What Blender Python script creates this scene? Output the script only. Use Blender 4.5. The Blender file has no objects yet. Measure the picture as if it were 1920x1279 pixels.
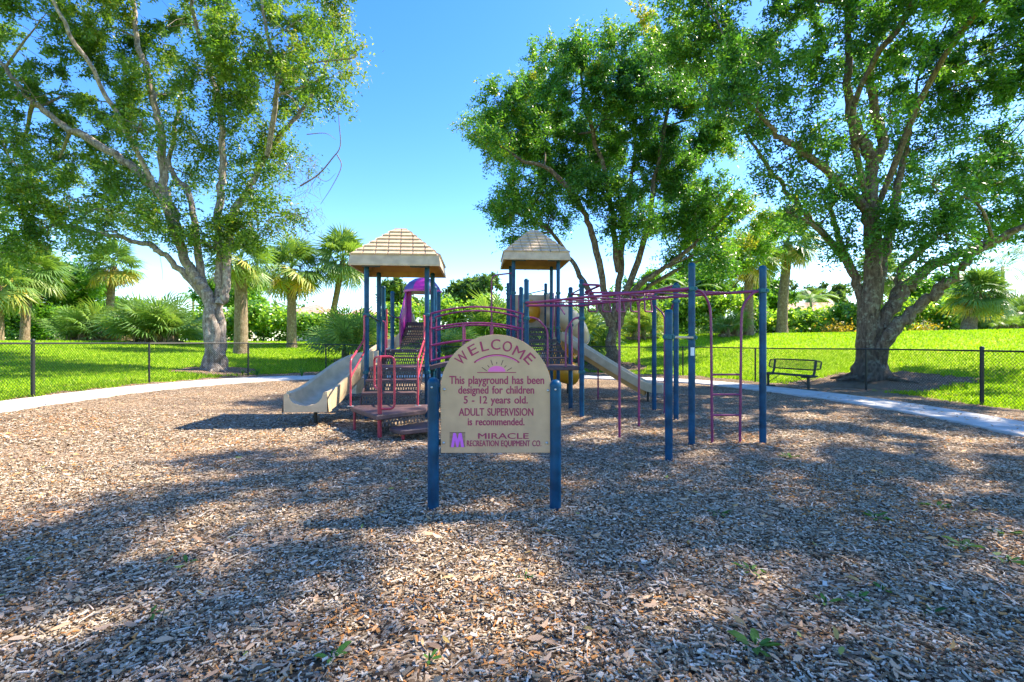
import bpy, math, random
import numpy as np
from mathutils import Vector, Matrix
R = math.radians
SC = bpy.context.scene
COL = SC.collection
random.seed(7)
rng = np.random.default_rng(7)

# ------------------------------------------------------------------ camera, sky, sun, exposure
F, CX, HY, EYE = 907.0, 960.0, 643.0, 1.36        # focal length in photo pixels, image centre, horizon row, eye height
cam = bpy.data.cameras.new('camera'); cam_o = bpy.data.objects.new('camera', cam); COL.objects.link(cam_o)
cam.sensor_width = 36; cam.lens = 36*F/1920; cam.shift_y = (HY-639.5)/1920
cam.clip_start = .05; cam.clip_end = 2000
cam_o.location = (0, 0, EYE); cam_o.rotation_euler = (R(90), 0, 0)
SC.camera = cam_o

SUN_XY = np.array([.94, .34]); SUN_EL = R(48)
w = bpy.data.worlds.new('World'); SC.world = w; w.use_nodes = True
nt = w.node_tree; nt.nodes.clear()
wo = nt.nodes.new('ShaderNodeOutputWorld'); bg = nt.nodes.new('ShaderNodeBackground')
sky = nt.nodes.new('ShaderNodeTexSky'); sky.sky_type = 'NISHITA'; sky.sun_disc = False
sky.sun_elevation = SUN_EL; sky.sun_rotation = math.atan2(SUN_XY[0], SUN_XY[1])
sky.air_density = .9; sky.dust_density = .3; sky.ozone_density = 1.5
hs = nt.nodes.new('ShaderNodeHueSaturation'); hs.inputs['Saturation'].default_value = 1.37; hs.inputs['Hue'].default_value = .512
nt.links.new(sky.outputs[0], hs.inputs['Color']); nt.links.new(hs.outputs[0], bg.inputs['Color'])
bg.inputs['Strength'].default_value = .128
nt.links.new(bg.outputs[0], wo.inputs[0])
sl = bpy.data.lights.new('sun', 'SUN'); sl.energy = 4.0; sl.angle = R(.53); sl.color = (1, .88, .72)
so = bpy.data.objects.new('sun', sl); COL.objects.link(so); so.location = (20, 8, 30)
sd = Vector((SUN_XY[0], SUN_XY[1], 0)).normalized()*math.cos(SUN_EL) + Vector((0, 0, math.sin(SUN_EL)))
so.rotation_euler = sd.to_track_quat('Z', 'Y').to_euler()
SC.view_settings.view_transform = 'Standard'; SC.view_settings.look = 'None'
SC.view_settings.exposure = 1.92; SC.view_settings.gamma = 1
SC.cycles.max_bounces = 7; SC.cycles.diffuse_bounces = 4; SC.cycles.glossy_bounces = 2
SC.cycles.transmission_bounces = 4; SC.cycles.transparent_max_bounces = 12
SC.cycles.caustics_reflective = False; SC.cycles.caustics_refractive = False

def P(px, py, d):
    "the real point at depth d metres that the photo shows at pixel px, py"
    return np.array([(px-CX)/F*d, d, EYE-(py-HY)/F*d])

# ------------------------------------------------------------------ mesh helpers
class MB:
    def __init__(s): s.v = []; s.f = []; s.n = 0; s.t = []
    def add(s, verts, faces, tint=None):
        verts = np.asarray(verts, float).reshape(-1, 3)
        for f in faces: s.f.append([i+s.n for i in f])
        if tint is not None: s.t += [tint]*len(faces)
        s.v.append(verts); s.n += len(verts)
    def tube(s, pts, rad, n=8, cap=True, tint=None):
        pts = np.asarray(pts, float); m = len(pts)
        rad = np.full(m, rad) if np.isscalar(rad) else np.asarray(rad, float)
        tan = np.gradient(pts, axis=0); tan /= np.linalg.norm(tan, axis=1)[:, None]+1e-9
        ref = np.array([0, 0, 1.]) if abs(tan[0][2]) < .9 else np.array([0, 1., 0])
        vs = []
        for i in range(m):
            ref = ref-tan[i]*ref.dot(tan[i]); ref /= np.linalg.norm(ref)+1e-9
            b = np.cross(tan[i], ref)
            a = np.arange(n)*2*math.pi/n
            vs.append(pts[i]+rad[i]*(np.cos(a)[:, None]*ref+np.sin(a)[:, None]*b))
        fs = []
        for i in range(m-1):
            for k in range(n):
                fs.append((i*n+k, i*n+(k+1) % n, (i+1)*n+(k+1) % n, (i+1)*n+k))
        if cap: fs.append(tuple(range(n))[::-1]); fs.append(tuple((m-1)*n+k for k in range(n)))
        s.add(np.concatenate(vs), fs, tint); return s
    def lathe(s, prof, c=(0, 0, 0), n=20, axis=2):
        vs = []
        for r, z in prof:
            for k in range(n):
                a = 2*math.pi*k/n; p = [r*math.cos(a), r*math.sin(a), z]
                if axis == 1: p = [p[0], p[2], p[1]]
                if axis == 0: p = [p[2], p[0], p[1]]
                vs.append(np.array(p)+np.array(c))
        fs = [(i*n+k, i*n+(k+1) % n, (i+1)*n+(k+1) % n, (i+1)*n+k) for i in range(len(prof)-1) for k in range(n)]
        fs += [tuple(range(n))[::-1], tuple((len(prof)-1)*n+k for k in range(n))]
        s.add(vs, fs); return s
    def box(s, lo, hi, bev=.006):
        lo = np.array(lo, float); hi = np.array(hi, float)
        return s.prism([(lo[0], lo[1]), (hi[0], lo[1]), (hi[0], hi[1]), (lo[0], hi[1])], lo[2], hi[2], bev)
    def prism(s, poly, z0, z1, bev=.006):
        poly = np.array(poly, float); n = len(poly); c = poly.mean(0)
        e = poly-c; L = np.linalg.norm(e, axis=1)[:, None]; ins = c+e*(1-bev*1.4/np.maximum(L, 1e-6))
        rings = [(ins, z0), (poly, z0+bev), (poly, z1-bev), (ins, z1)] if bev > 0 else [(poly, z0), (poly, z1)]
        vs = np.concatenate([np.c_[p, np.full(n, z)] for p, z in rings])
        fs = [(i*n+k, i*n+(k+1) % n, (i+1)*n+(k+1) % n, (i+1)*n+k) for i in range(len(rings)-1) for k in range(n)]
        fs += [tuple(range(n))[::-1], tuple((len(rings)-1)*n+k for k in range(n))]
        s.add(vs, fs); return s
    def sweep(s, path, frames, prof, closed=False):
        "sweep the profile (side, up) along path; frames gives side vectors"
        m, n = len(path), len(prof); vs = []
        for p, sd in zip(path, frames):
            sd = np.array(sd)/np.linalg.norm(sd)
            for a, b in prof: vs.append(np.array(p)+sd*a+np.array([0, 0, b]))
        kk = n if closed else n-1
        fs = [(i*n+k, i*n+(k+1) % n, (i+1)*n+(k+1) % n, (i+1)*n+k) for i in range(m-1) for k in range(kk)]
        if closed: fs += [tuple(range(n))[::-1], tuple((m-1)*n+k for k in range(n))]
        s.add(vs, fs); return s
    def build(s, name, mat, parent=None, smooth=True):
        me = bpy.data.meshes.new(name)
        V = np.concatenate(s.v) if s.v else np.zeros((0, 3))
        me.from_pydata(V.tolist(), [], s.f)
        if s.t and len(s.t) == len(s.f):
            a = me.attributes.new('tint', 'FLOAT', 'FACE'); a.data.foreach_set('value', np.array(s.t, 'f'))
        return link(name, me, mat, parent, smooth)

def link(name, me, mat, parent=None, smooth=True):
    if mat: me.materials.append(mat)
    if smooth:
        me.polygons.foreach_set('use_smooth', [True]*len(me.polygons))
        try: me.set_sharp_from_angle(angle=R(40))
        except Exception: pass
    me.update()
    o = bpy.data.objects.new(name, me); COL.objects.link(o)
    if parent: o.parent = parent
    return o

def quads(name, V, tint, mat, parent=None, k=4):
    "one mesh of N separate k-gons: V is (N, k, 3)"
    N = len(V); me = bpy.data.meshes.new(name)
    me.vertices.add(N*k); me.vertices.foreach_set('co', np.ascontiguousarray(V, 'f').ravel())
    me.loops.add(N*k); me.loops.foreach_set('vertex_index', np.arange(N*k, dtype='i'))
    me.polygons.add(N); me.polygons.foreach_set('loop_start', np.arange(0, N*k, k, dtype='i'))
    me.update(calc_edges=True)
    a = me.attributes.new('tint', 'FLOAT', 'FACE'); a.data.foreach_set('value', np.asarray(tint, 'f'))
    me.validate()
    return link(name, me, mat, parent, smooth=False)

def empty(name, loc=(0, 0, 0), rz=0):
    o = bpy.data.objects.new(name, None); COL.objects.link(o); o.empty_display_size = .1
    o.location = tuple(loc); o.rotation_euler = (0, 0, rz); return o
def tag(o, label=None, cat=None, group=None, kind=None):
    if label: o['label'] = label
    if cat: o['category'] = cat
    if group: o['group'] = group
    if kind: o['kind'] = kind
    return o
def unit(v): return v/(np.linalg.norm(v, axis=-1, keepdims=True)+1e-9)
def spline(pts, n=8):
    pts = np.asarray(pts, float)
    p = np.vstack([2*pts[0]-pts[1], pts, 2*pts[-1]-pts[-2]]); out = []
    for i in range(1, len(p)-2):
        for t in np.linspace(0, 1, n, endpoint=False):
            a, b, c, d = p[i-1], p[i], p[i+1], p[i+2]
            out.append(.5*((2*b)+(-a+c)*t+(2*a-5*b+4*c-d)*t*t+(-a+3*b-3*c+d)*t**3))
    out.append(pts[-1]); return np.array(out)
def bend(pts, r=.08, n=5):
    "a pipe path through pts with rounded corners"
    pts = [np.array(p, float) for p in pts]; out = [pts[0]]
    for a, b, c in zip(pts, pts[1:], pts[2:]):
        u = a-b; v = c-b; lu, lv = np.linalg.norm(u), np.linalg.norm(v); q = min(r, lu*.49, lv*.49)
        p0, p1 = b+u/lu*q, b+v/lv*q
        for t in np.linspace(0, 1, n): out.append((1-t)**2*p0+2*t*(1-t)*b+t*t*p1)
    out.append(pts[-1]); return np.array(out)

# ------------------------------------------------------------------ materials
def mat(name, col, rough=.5, spec=.5, noise=0, nscale=20, bump=0, bscale=60, col2=None, metal=0):
    m = bpy.data.materials.new(name); m.use_nodes = True; n = m.node_tree; b = n.nodes['Principled BSDF']
    b.inputs['Roughness'].default_value = rough; b.inputs['Metallic'].default_value = metal
    b.inputs['Specular IOR Level'].default_value = spec
    b.inputs['Base Color'].default_value = (*col, 1)
    if noise or bump or col2:
        tc = n.nodes.new('ShaderNodeTexCoord')
        if noise or col2:
            x = n.nodes.new('ShaderNodeTexNoise'); x.inputs['Scale'].default_value = nscale; x.inputs['Detail'].default_value = 6
            n.links.new(tc.outputs['Object'], x.inputs['Vector'])
            r = n.nodes.new('ShaderNodeValToRGB'); n.links.new(x.outputs[0], r.inputs[0])
            c2 = col2 or tuple(min(1, c*(1+noise)) for c in col)
            c1 = col if col2 else tuple(c*(1-noise) for c in col)
            r.color_ramp.elements[0].position = .35; r.color_ramp.elements[1].position = .65
            r.color_ramp.elements[0].color = (*c1, 1); r.color_ramp.elements[1].color = (*c2, 1)
            n.links.new(r.outputs[0], b.inputs['Base Color'])
        if bump:
            y = n.nodes.new('ShaderNodeTexNoise'); y.inputs['Scale'].default_value = bscale; y.inputs['Detail'].default_value = 5
            n.links.new(tc.outputs['Object'], y.inputs['Vector'])
            bp = n.nodes.new('ShaderNodeBump'); bp.inputs['Strength'].default_value = bump; bp.inputs['Distance'].default_value = .02
            n.links.new(y.outputs[0], bp.inputs['Height']); n.links.new(bp.outputs[0], b.inputs['Normal'])
    return m

def ramp_mat(name, stops, rough=.55, spec=.3, trans=.35, tcol=None, clump=0):
    "tint attribute -> colour ramp; optional translucency for leaves"
    m = bpy.data.materials.new(name); m.use_nodes = True; n = m.node_tree; b = n.nodes['Principled BSDF']
    out = n.nodes['Material Output']
    at = n.nodes.new('ShaderNodeAttribute'); at.attribute_name = 'tint'
    r = n.nodes.new('ShaderNodeValToRGB'); cr = r.color_ramp
    while len(cr.elements) < len(stops): cr.elements.new(.5)
    for e, (p, c) in zip(cr.elements, stops): e.position = p; e.color = (*c, 1)
    n.links.new(at.outputs['Fac'], r.inputs[0]); n.links.new(r.outputs[0], b.inputs['Base Color'])
    b.inputs['Roughness'].default_value = rough; b.inputs['Specular IOR Level'].default_value = spec
    if trans:
        t = n.nodes.new('ShaderNodeBsdfTranslucent'); mx = n.nodes.new('ShaderNodeMixShader'); mx.inputs[0].default_value = trans
        mul = n.nodes.new('ShaderNodeMix'); mul.data_type = 'RGBA'; mul.blend_type = 'MULTIPLY'; mul.inputs[0].default_value = 1
        mul.inputs[7].default_value = (*(tcol or (1.9, 1.7, .6)), 1)
        n.links.new(r.outputs[0], mul.inputs[6]); n.links.new(mul.outputs[2], t.inputs[0])
        n.links.new(b.outputs[0], mx.inputs[1]); n.links.new(t.outputs[0], mx.inputs[2]); n.links.new(mx.outputs[0], out.inputs[0])
    return m

M = {}
M['blue'] = mat('blue_post_paint', (.002, .055, .118), .42, .25, noise=.32, nscale=7, bump=.03, bscale=90)
M['teal'] = mat('teal_clamp_paint', (.005, .095, .12), .4, .35, noise=.2, nscale=15)
M['plum'] = mat('plum_pipe_paint', (.215, .022, .10), .35, .5, noise=.22, nscale=9)
M['red'] = mat('faded_red_pipe_paint', (.42, .035, .06), .35, .5, noise=.22, nscale=9)
M['brown'] = mat('brown_vinyl_deck', (.085, .05, .05), .5, .4, noise=.25, nscale=14, bump=.15, bscale=150)
M['tan'] = mat('tan_plastic', (.50, .38, .245), .5, .35, noise=.13, nscale=7)
M['slide'] = mat('beige_slide_plastic', (.52, .40, .25), .34, .45, noise=.13, nscale=6)
M['underside_glow'] = mat('painted_underside_glow', (.46, .25, .08), .5, .3, noise=.12, nscale=5)  # warm bounced and transmitted light on the plastic, painted in as ochre
M['yellow'] = mat('yellow_plastic', (.75, .34, .02), .35, .5, noise=.06, nscale=6)
M['purple'] = mat('purple_hood_plastic', (.40, .02, .26), .35, .5, noise=.2, nscale=6)
M['hoodblue'] = mat('blue_hood_plastic', (.09, .07, .26), .35, .5, noise=.2, nscale=6)
M['steel'] = mat('galvanised_bolt', (.5, .5, .5), .35, .5, metal=.8)
M['white'] = mat('white_sticker', (.75, .76, .76), .5)
M['sign'] = mat('tan_sign_board', (.54, .335, .20), .5, .35, noise=.10, nscale=5, bump=.03, bscale=200)
M['signink'] = mat('magenta_engraving', (.33, .02, .085), .55)
M['pink'] = mat('pink_engraving', (.78, .14, .42), .5)
M['violet'] = mat('violet_logo', (.62, .12, .62), .5)
M['darkink'] = mat('dark_engraving', (.10, .035, .04), .6)
M['fence'] = mat('black_vinyl_fence', (.018, .020, .017), .45, .4)
M['bench'] = mat('dark_green_bench_coating', (.012, .022, .018), .45, .5)
M['concrete'] = mat('pale_concrete', (.46, .45, .42), .85, .2, col2=(.58, .57, .53), nscale=3, bump=.2, bscale=60)
M['stucco'] = mat('stucco_wall', (.62, .48, .38), .9)
M['rooftile'] = mat('pink_roof_tile', (.50, .30, .22), .8, .2, noise=.25, nscale=3, bump=.3, bscale=8)
M['twig'] = mat('grey_twig', (.22, .18, .15), .85, .1, noise=.3, nscale=30)

def bark_mat(name, c1, c2, c3, vs=9):
    m = bpy.data.materials.new(name); m.use_nodes = True; n = m.node_tree; b = n.nodes['Principled BSDF']
    b.inputs['Roughness'].default_value = .9; b.inputs['Specular IOR Level'].default_value = .15
    tc = n.nodes.new('ShaderNodeTexCoord'); mp = n.nodes.new('ShaderNodeMapping'); mp.inputs['Scale'].default_value = (vs, vs, vs*.22)
    n.links.new(tc.outputs['Object'], mp.inputs[0])
    a = n.nodes.new('ShaderNodeTexNoise'); a.inputs['Scale'].default_value = 1.6; a.inputs['Detail'].default_value = 8; a.inputs['Roughness'].default_value = .7
    n.links.new(mp.outputs[0], a.inputs['Vector'])
    r = n.nodes.new('ShaderNodeValToRGB'); r.color_ramp.elements[0].position = .36; r.color_ramp.elements[1].position = .62
    r.color_ramp.elements[0].color = (*c1, 1); r.color_ramp.elements[1].color = (*c2, 1); n.links.new(a.outputs[0], r.inputs[0])
    p = n.nodes.new('ShaderNodeTexNoise'); p.inputs['Scale'].default_value = 6.5; p.inputs['Detail'].default_value = 9; p.inputs['Roughness'].default_value = .75; n.links.new(tc.outputs['Object'], p.inputs['Vector'])
    pr = n.nodes.new('ShaderNodeValToRGB'); pr.color_ramp.elements[0].position = .52; pr.color_ramp.elements[1].position = .60; n.links.new(p.outputs[0], pr.inputs[0])
    mx = n.nodes.new('ShaderNodeMix'); mx.data_type = 'RGBA'; n.links.new(pr.outputs[0], mx.inputs[0]); n.links.new(r.outputs[0], mx.inputs[6]); mx.inputs[7].default_value = (*c3, 1)
    n.links.new(mx.outputs[2], b.inputs['Base Color'])
    bp = n.nodes.new('ShaderNodeBump'); bp.inputs['Strength'].default_value = .9; bp.inputs['Distance'].default_value = .05
    n.links.new(a.outputs[0], bp.inputs['Height']); n.links.new(bp.outputs[0], b.inputs['Normal'])
    return m
M['bark_pale'] = bark_mat('pale_grey_bark', (.10, .08, .065), (.34, .29, .24), (.42, .38, .33))
M['bark_dark'] = bark_mat('dark_furrowed_bark', (.055, .04, .03), (.19, .145, .105), (.24, .23, .17))
M['bark_palm'] = bark_mat('palm_bark', (.12, .085, .05), (.30, .23, .15), (.33, .28, .20), 14)

M['leaf_a'] = ramp_mat('olive_green_leaves', [(0, (.038, .10, .018)), (.45, (.10, .22, .028)), (.8, (.22, .31, .045)), (1, (.36, .30, .08))], trans=0.42, rough=.38, spec=.5)
M['leaf_b'] = ramp_mat('deep_green_leaves', [(0, (.028, .105, .024)), (.5, (.075, .225, .034)), (.85, (.17, .33, .04)), (1, (.33, .34, .06))], trans=0.42, rough=.38, spec=.5)
M['leaf_far'] = ramp_mat('far_green_leaves', [(0, (0.045, 0.105, 0.038)), (.5, (0.090, 0.180, 0.053)), (1, (0.165, 0.270, 0.075))], trans=0.4)
M['leaf_bright'] = ramp_mat('bright_green_leaves', [(0, (0.045, 0.135, 0.018)), (.5, (0.112, 0.285, 0.030)), (1, (0.255, 0.450, 0.060))], trans=0.42, rough=.38, spec=.5)
M['leaf_grape'] = ramp_mat('sea_grape_leaves', [(0, (.05, .13, .022)), (.45, (.17, .36, .045)), (.85, (.36, .55, .09)), (1, (.62, .60, .28))], rough=.28, spec=.8, trans=.45)
M['leaf_palm'] = ramp_mat('palm_fronds', [(0, (.065, .15, .045)), (.45, (.145, .27, .065)), (.7, (.27, .35, .08)), (.85, (0.588, 0.476, 0.084)), (1, (0.462, 0.308, 0.168))], rough=.45, spec=.5)
M['leaf_croton'] = ramp_mat('orange_leaves', [(0, (.12, .15, .02)), (1, (.50, .32, .04))])
M['grass'] = ramp_mat('grass_blades', [(0, (.13, .27, .006)), (.6, (.29, .46, .012)), (.9, (.36, .50, .03)), (1, (.50, .44, .16))], rough=.6, trans=.4, tcol=(1.5, 1.5, .5))
M['chips'] = ramp_mat('wood_chip_pieces', [(0, (.028, .018, .010)), (.28, (.10, .064, .034)), (.52, (.27, .195, .112)), (.74, (.46, .37, .245)), (.92, (.68, .60, .47)), (1, (.55, .24, .07))], rough=.85, spec=.15, trans=0)
M['litter'] = ramp_mat('dry_fallen_leaves', [(0, (0.188, 0.112, 0.062)), (.4, (0.425, 0.275, 0.163)), (.75, (0.575, 0.413, 0.263)), (.9, (0.688, 0.350, 0.125)), (1, (0.250, 0.300, 0.062))], rough=.6, spec=.3, trans=.1)
M['weed'] = ramp_mat('weed_leaves', [(0, (.03, .12, .02)), (1, (.14, .30, .04))], trans=.3)

def perforated():
    m = bpy.data.materials.new('perforated_dark_metal'); m.use_nodes = True; n = m.node_tree; b = n.nodes['Principled BSDF']; out = n.nodes['Material Output']
    b.inputs['Base Color'].default_value = (.05, .04, .042, 1); b.inputs['Roughness'].default_value = .45
    tc = n.nodes.new('ShaderNodeTexCoord'); sp = n.nodes.new('ShaderNodeSeparateXYZ'); n.links.new(tc.outputs['Object'], sp.inputs[0])
    cb = n.nodes.new('ShaderNodeCombineXYZ'); n.links.new(sp.outputs[0], cb.inputs[0]); n.links.new(sp.outputs[2], cb.inputs[1])
    br = n.nodes.new('ShaderNodeTexBrick'); br.offset = .5
    for k, v in (('Scale', 1), ('Mortar Size', .011), ('Mortar Smooth', 0), ('Bias', 0), ('Brick Width', .042), ('Row Height', .062)): br.inputs[k].default_value = v
    n.links.new(cb.outputs[0], br.inputs['Vector'])
    tr = n.nodes.new('ShaderNodeBsdfTransparent'); mx = n.nodes.new('ShaderNodeMixShader')
    n.links.new(br.outputs['Fac'], mx.inputs[0]); n.links.new(tr.outputs[0], mx.inputs[1]); n.links.new(b.outputs[0], mx.inputs[2]); n.links.new(mx.outputs[0], out.inputs[0])
    return m
M['perf'] = perforated()

def mulch_mat():
    m = bpy.data.materials.new('wood_mulch'); m.use_nodes = True; n = m.node_tree; b = n.nodes['Principled BSDF']
    b.inputs['Roughness'].default_value = .95; b.inputs['Specular IOR Level'].default_value = .1
    tc = n.nodes.new('ShaderNodeTexCoord')
    nz = n.nodes.new('ShaderNodeTexNoise'); nz.inputs['Scale'].default_value = 6; n.links.new(tc.outputs['Object'], nz.inputs['Vector'])
    add = n.nodes.new('ShaderNodeVectorMath'); add.operation = 'MULTIPLY_ADD'; add.inputs[1].default_value = (.12, .12, 0)
    n.links.new(nz.outputs['Color'], add.inputs[0]); n.links.new(tc.outputs['Object'], add.inputs[2])
    cols = []; hts = []
    for sx, sy, rot in ((95, 38, .4), (40, 100, -.5)):
        mp = n.nodes.new('ShaderNodeMapping'); mp.inputs['Scale'].default_value = (sx, sy, 1); mp.inputs['Rotation'].default_value = (0, 0, rot)
        n.links.new(add.outputs[0], mp.inputs[0])
        v = n.nodes.new('ShaderNodeTexVoronoi'); v.voronoi_dimensions = '2D'; v.inputs['Scale'].default_value = 1
        n.links.new(mp.outputs[0], v.inputs['Vector']); cols.append(v)
    sel = n.nodes.new('ShaderNodeTexNoise'); sel.inputs['Scale'].default_value = 14; n.links.new(tc.outputs['Object'], sel.inputs['Vector'])
    st = n.nodes.new('ShaderNodeMath'); st.operation = 'GREATER_THAN'; st.inputs[1].default_value = .5; n.links.new(sel.outputs[0], st.inputs[0])
    mx = n.nodes.new('ShaderNodeMix'); mx.data_type = 'RGBA'; n.links.new(st.outputs[0], mx.inputs[0])
    n.links.new(cols[0].outputs['Color'], mx.inputs[6]); n.links.new(cols[1].outputs['Color'], mx.inputs[7])
    sp = n.nodes.new('ShaderNodeSeparateColor'); n.links.new(mx.outputs[2], sp.inputs[0])
    r = n.nodes.new('ShaderNodeValToRGB'); cr = r.color_ramp
    stops = [(0, (.028, .019, .012)), (.25, (.10, .066, .038)), (.5, (.26, .195, .125)), (.78, (.46, .38, .27)), (.93, (.64, .56, .44)), (1, (.55, .25, .07))]
    while len(cr.elements) < len(stops): cr.elements.new(.5)
    for e, (p, c) in zip(cr.elements, stops): e.position = p; e.color = (*c, 1)
    n.links.new(sp.outputs[0], r.inputs[0])
    big = n.nodes.new('ShaderNodeTexNoise'); big.inputs['Scale'].default_value = .8; big.inputs['Detail'].default_value = 4; n.links.new(tc.outputs['Object'], big.inputs['Vector'])
    br = n.nodes.new('ShaderNodeValToRGB'); br.color_ramp.elements[0].position = .35; br.color_ramp.elements[1].position = .68
    br.color_ramp.elements[0].color = (.72, .68, .66, 1); br.color_ramp.elements[1].color = (1.08, .98, .88, 1); n.links.new(big.outputs[0], br.inputs[0])
    mu = n.nodes.new('ShaderNodeMix'); mu.data_type = 'RGBA'; mu.blend_type = 'MULTIPLY'; mu.inputs[0].default_value = 1
    n.links.new(r.outputs[0], mu.inputs[6]); n.links.new(br.outputs[0], mu.inputs[7]); n.links.new(mu.outputs[2], b.inputs['Base Color'])
    bp = n.nodes.new('ShaderNodeBump'); bp.inputs['Strength'].default_value = 1; bp.inputs['Distance'].default_value = .02
    n.links.new(sp.outputs[1], bp.inputs['Height']); n.links.new(bp.outputs[0], b.inputs['Normal'])
    return m
M['mulch'] = mulch_mat()

def lawn_mat():
    m = bpy.data.materials.new('lawn_turf'); m.use_nodes = True; n = m.node_tree; b = n.nodes['Principled BSDF']
    b.inputs['Roughness'].default_value = .9; b.inputs['Specular IOR Level'].default_value = .1
    tc = n.nodes.new('ShaderNodeTexCoord')
    a = n.nodes.new('ShaderNodeTexNoise'); a.inputs['Scale'].default_value = .35; a.inputs['Detail'].default_value = 5; n.links.new(tc.outputs['Object'], a.inputs['Vector'])
    f = n.nodes.new('ShaderNodeTexNoise'); f.inputs['Scale'].default_value = 9; f.inputs['Detail'].default_value = 6; f.inputs['Roughness'].default_value = .75; n.links.new(tc.outputs['Object'], f.inputs['Vector'])
    ra = n.nodes.new('ShaderNodeValToRGB'); ra.color_ramp.elements[0].position = .35; ra.color_ramp.elements[1].position = .7
    ra.color_ramp.elements[0].color = (.25, .42, .008, 1); ra.color_ramp.elements[1].color = (.34, .50, .014, 1); n.links.new(a.outputs[0], ra.inputs[0])
    rf = n.nodes.new('ShaderNodeValToRGB'); rf.color_ramp.elements[0].position = .32; rf.color_ramp.elements[1].position = .68
    rf.color_ramp.elements[0].color = (.62, .62, .6, 1); rf.color_ramp.elements[1].color = (1.25, 1.2, 1.2, 1); n.links.new(f.outputs[0], rf.inputs[0])
    mu = n.nodes.new('ShaderNodeMix'); mu.data_type = 'RGBA'; mu.blend_type = 'MULTIPLY'; mu.inputs[0].default_value = 1
    dn = n.nodes.new('ShaderNodeTexNoise'); dn.inputs['Scale'].default_value = .55; dn.inputs['Detail'].default_value = 7; dn.inputs['Roughness'].default_value = .7; n.links.new(tc.outputs['Object'], dn.inputs['Vector'])
    dr = n.nodes.new('ShaderNodeValToRGB'); dr.color_ramp.elements[0].position = .60; dr.color_ramp.elements[1].position = .74; n.links.new(dn.outputs[0], dr.inputs[0])
    dm = n.nodes.new('ShaderNodeMix'); dm.data_type = 'RGBA'; n.links.new(dr.outputs[0], dm.inputs[0]); n.links.new(ra.outputs[0], dm.inputs[6]); dm.inputs[7].default_value = (.44, .38, .14, 1)
    n.links.new(dm.outputs[2], mu.inputs[6]); n.links.new(rf.outputs[0], mu.inputs[7]); n.links.new(mu.outputs[2], b.inputs['Base Color'])
    bp = n.nodes.new('ShaderNodeBump'); bp.inputs['Strength'].default_value = .8; bp.inputs['Distance'].default_value = .06
    n.links.new(f.outputs[0], bp.inputs['Height']); n.links.new(bp.outputs[0], b.inputs['Normal'])
    return m
M['lawn'] = lawn_mat()

# ------------------------------------------------------------------ ground
FENCE = np.array([(-8.6, 1.0), (-9.7, 5.6), (-10.4, 10.5), (-10.8, 14.4), (-9.6, 17.6), (-8.0, 20.8), (-4.6, 23.0), (-.8, 23.6), (3.2, 22.8),
                  (7.1, 20.1), (8.45, 16.8), (10.1, 13.8), (10.2, 10.5), (10.3, 6.6), (9.6, 1.0)])
POLY = np.vstack([FENCE, [(6, -4), (-6, -4)]])
TREES = {'t1': (-11.3, 18.4, 1.5), 't2': (5.0, 24.2, 1.8), 't3': (11.4, 15.2, 2.3)}
def sdf(x, y, poly=POLY):
    "signed distance to the fenced yard, negative inside"
    p = np.stack([x, y], -1); d = np.full(x.shape, 1e9); ins = np.zeros(x.shape, bool); n = len(poly)
    for i in range(n):
        a, b = poly[i], poly[(i+1) % n]; e = b-a; q = p-a
        t = np.clip((q@e)/(e@e), 0, 1); d = np.minimum(d, np.linalg.norm(q-t[..., None]*e, axis=-1))
        c = ((a[1] > p[..., 1]) != (b[1] > p[..., 1])) & (p[..., 0] < (b[0]-a[0])*(p[..., 1]-a[1])/(b[1]-a[1]+1e-12)+a[0]); ins ^= c
    return np.where(ins, -d, d)
def sstep(t): t = np.clip(t, 0, 1); return t*t*(3-2*t)
def wob(x, y): return .10*np.sin(x*1.7+y*.9)+.08*np.sin(x*3.1-y*2.3+1)+.05*np.sin(x*7.3+y*6.1)+.04*np.sin(y*11-x*9)
def H(x, y):
    "height of the ground"
    x = np.asarray(x, float); y = np.asarray(y, float); s = np.maximum(sdf(x, y), 0)
    a = sstep((x+2)/7)
    left = .17*sstep((-x-4)/6); rise = (1-a)*1.25*np.clip((s)/17, 0, 1)**1.0 + a*1.95*sstep((s+.5)/16.5)
    return left+rise+.012*np.sin(x*.9)*np.sin(y*.7)
def h1(x, y): return float(H(np.array([x]), np.array([y]))[0])
def mulch_edge(x, y):
    s = sdf(x, y)-.12+wob(x, y)
    for tx, ty, r in TREES.values(): s = np.minimum(s, np.hypot(x-tx, (y-ty)*1.1)-r+wob(x, y)*1.6)
    return s
def grid(xs, ys, z):
    nx, ny = len(xs), len(ys); X, Y = np.meshgrid(xs, ys); V = np.stack([X, Y, z(X, Y)], -1).reshape(-1, 3)
    i = np.arange(nx-1)[None, :]+np.arange(ny-1)[:, None]*nx
    return V, np.stack([i, i+1, i+1+nx, i+nx], -1).reshape(-1, 4)
xs = np.unique(np.r_[np.linspace(-260, -40, 23), np.linspace(-40, 40, 161), np.linspace(40, 260, 23)])
ys = np.unique(np.r_[np.linspace(-12, 45, 115), np.linspace(45, 400, 36)])
V, Fq = grid(xs, ys, lambda X, Y: H(X, Y)-.05*sstep(-mulch_edge(X, Y)/.5+.6))
g = MB(); g.add(V, Fq.tolist()); tag(g.build('ground', M['lawn']), kind='structure')
xs = np.arange(-14, 15, .09); ys = np.arange(.4, 27, .09)
V, Fq = grid(xs, ys, lambda X, Y: H(X, Y)+.004+.010*np.sin(X*5.1+Y*2)*np.sin(Y*4.3-X)+.006*np.sin(X*13)*np.sin(Y*15))
c = V[Fq].mean(1); keep = mulch_edge(c[:, 0], c[:, 1]) < 0
used = np.unique(Fq[keep]); remap = np.full(len(V), -1); remap[used] = np.arange(len(used))
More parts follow.
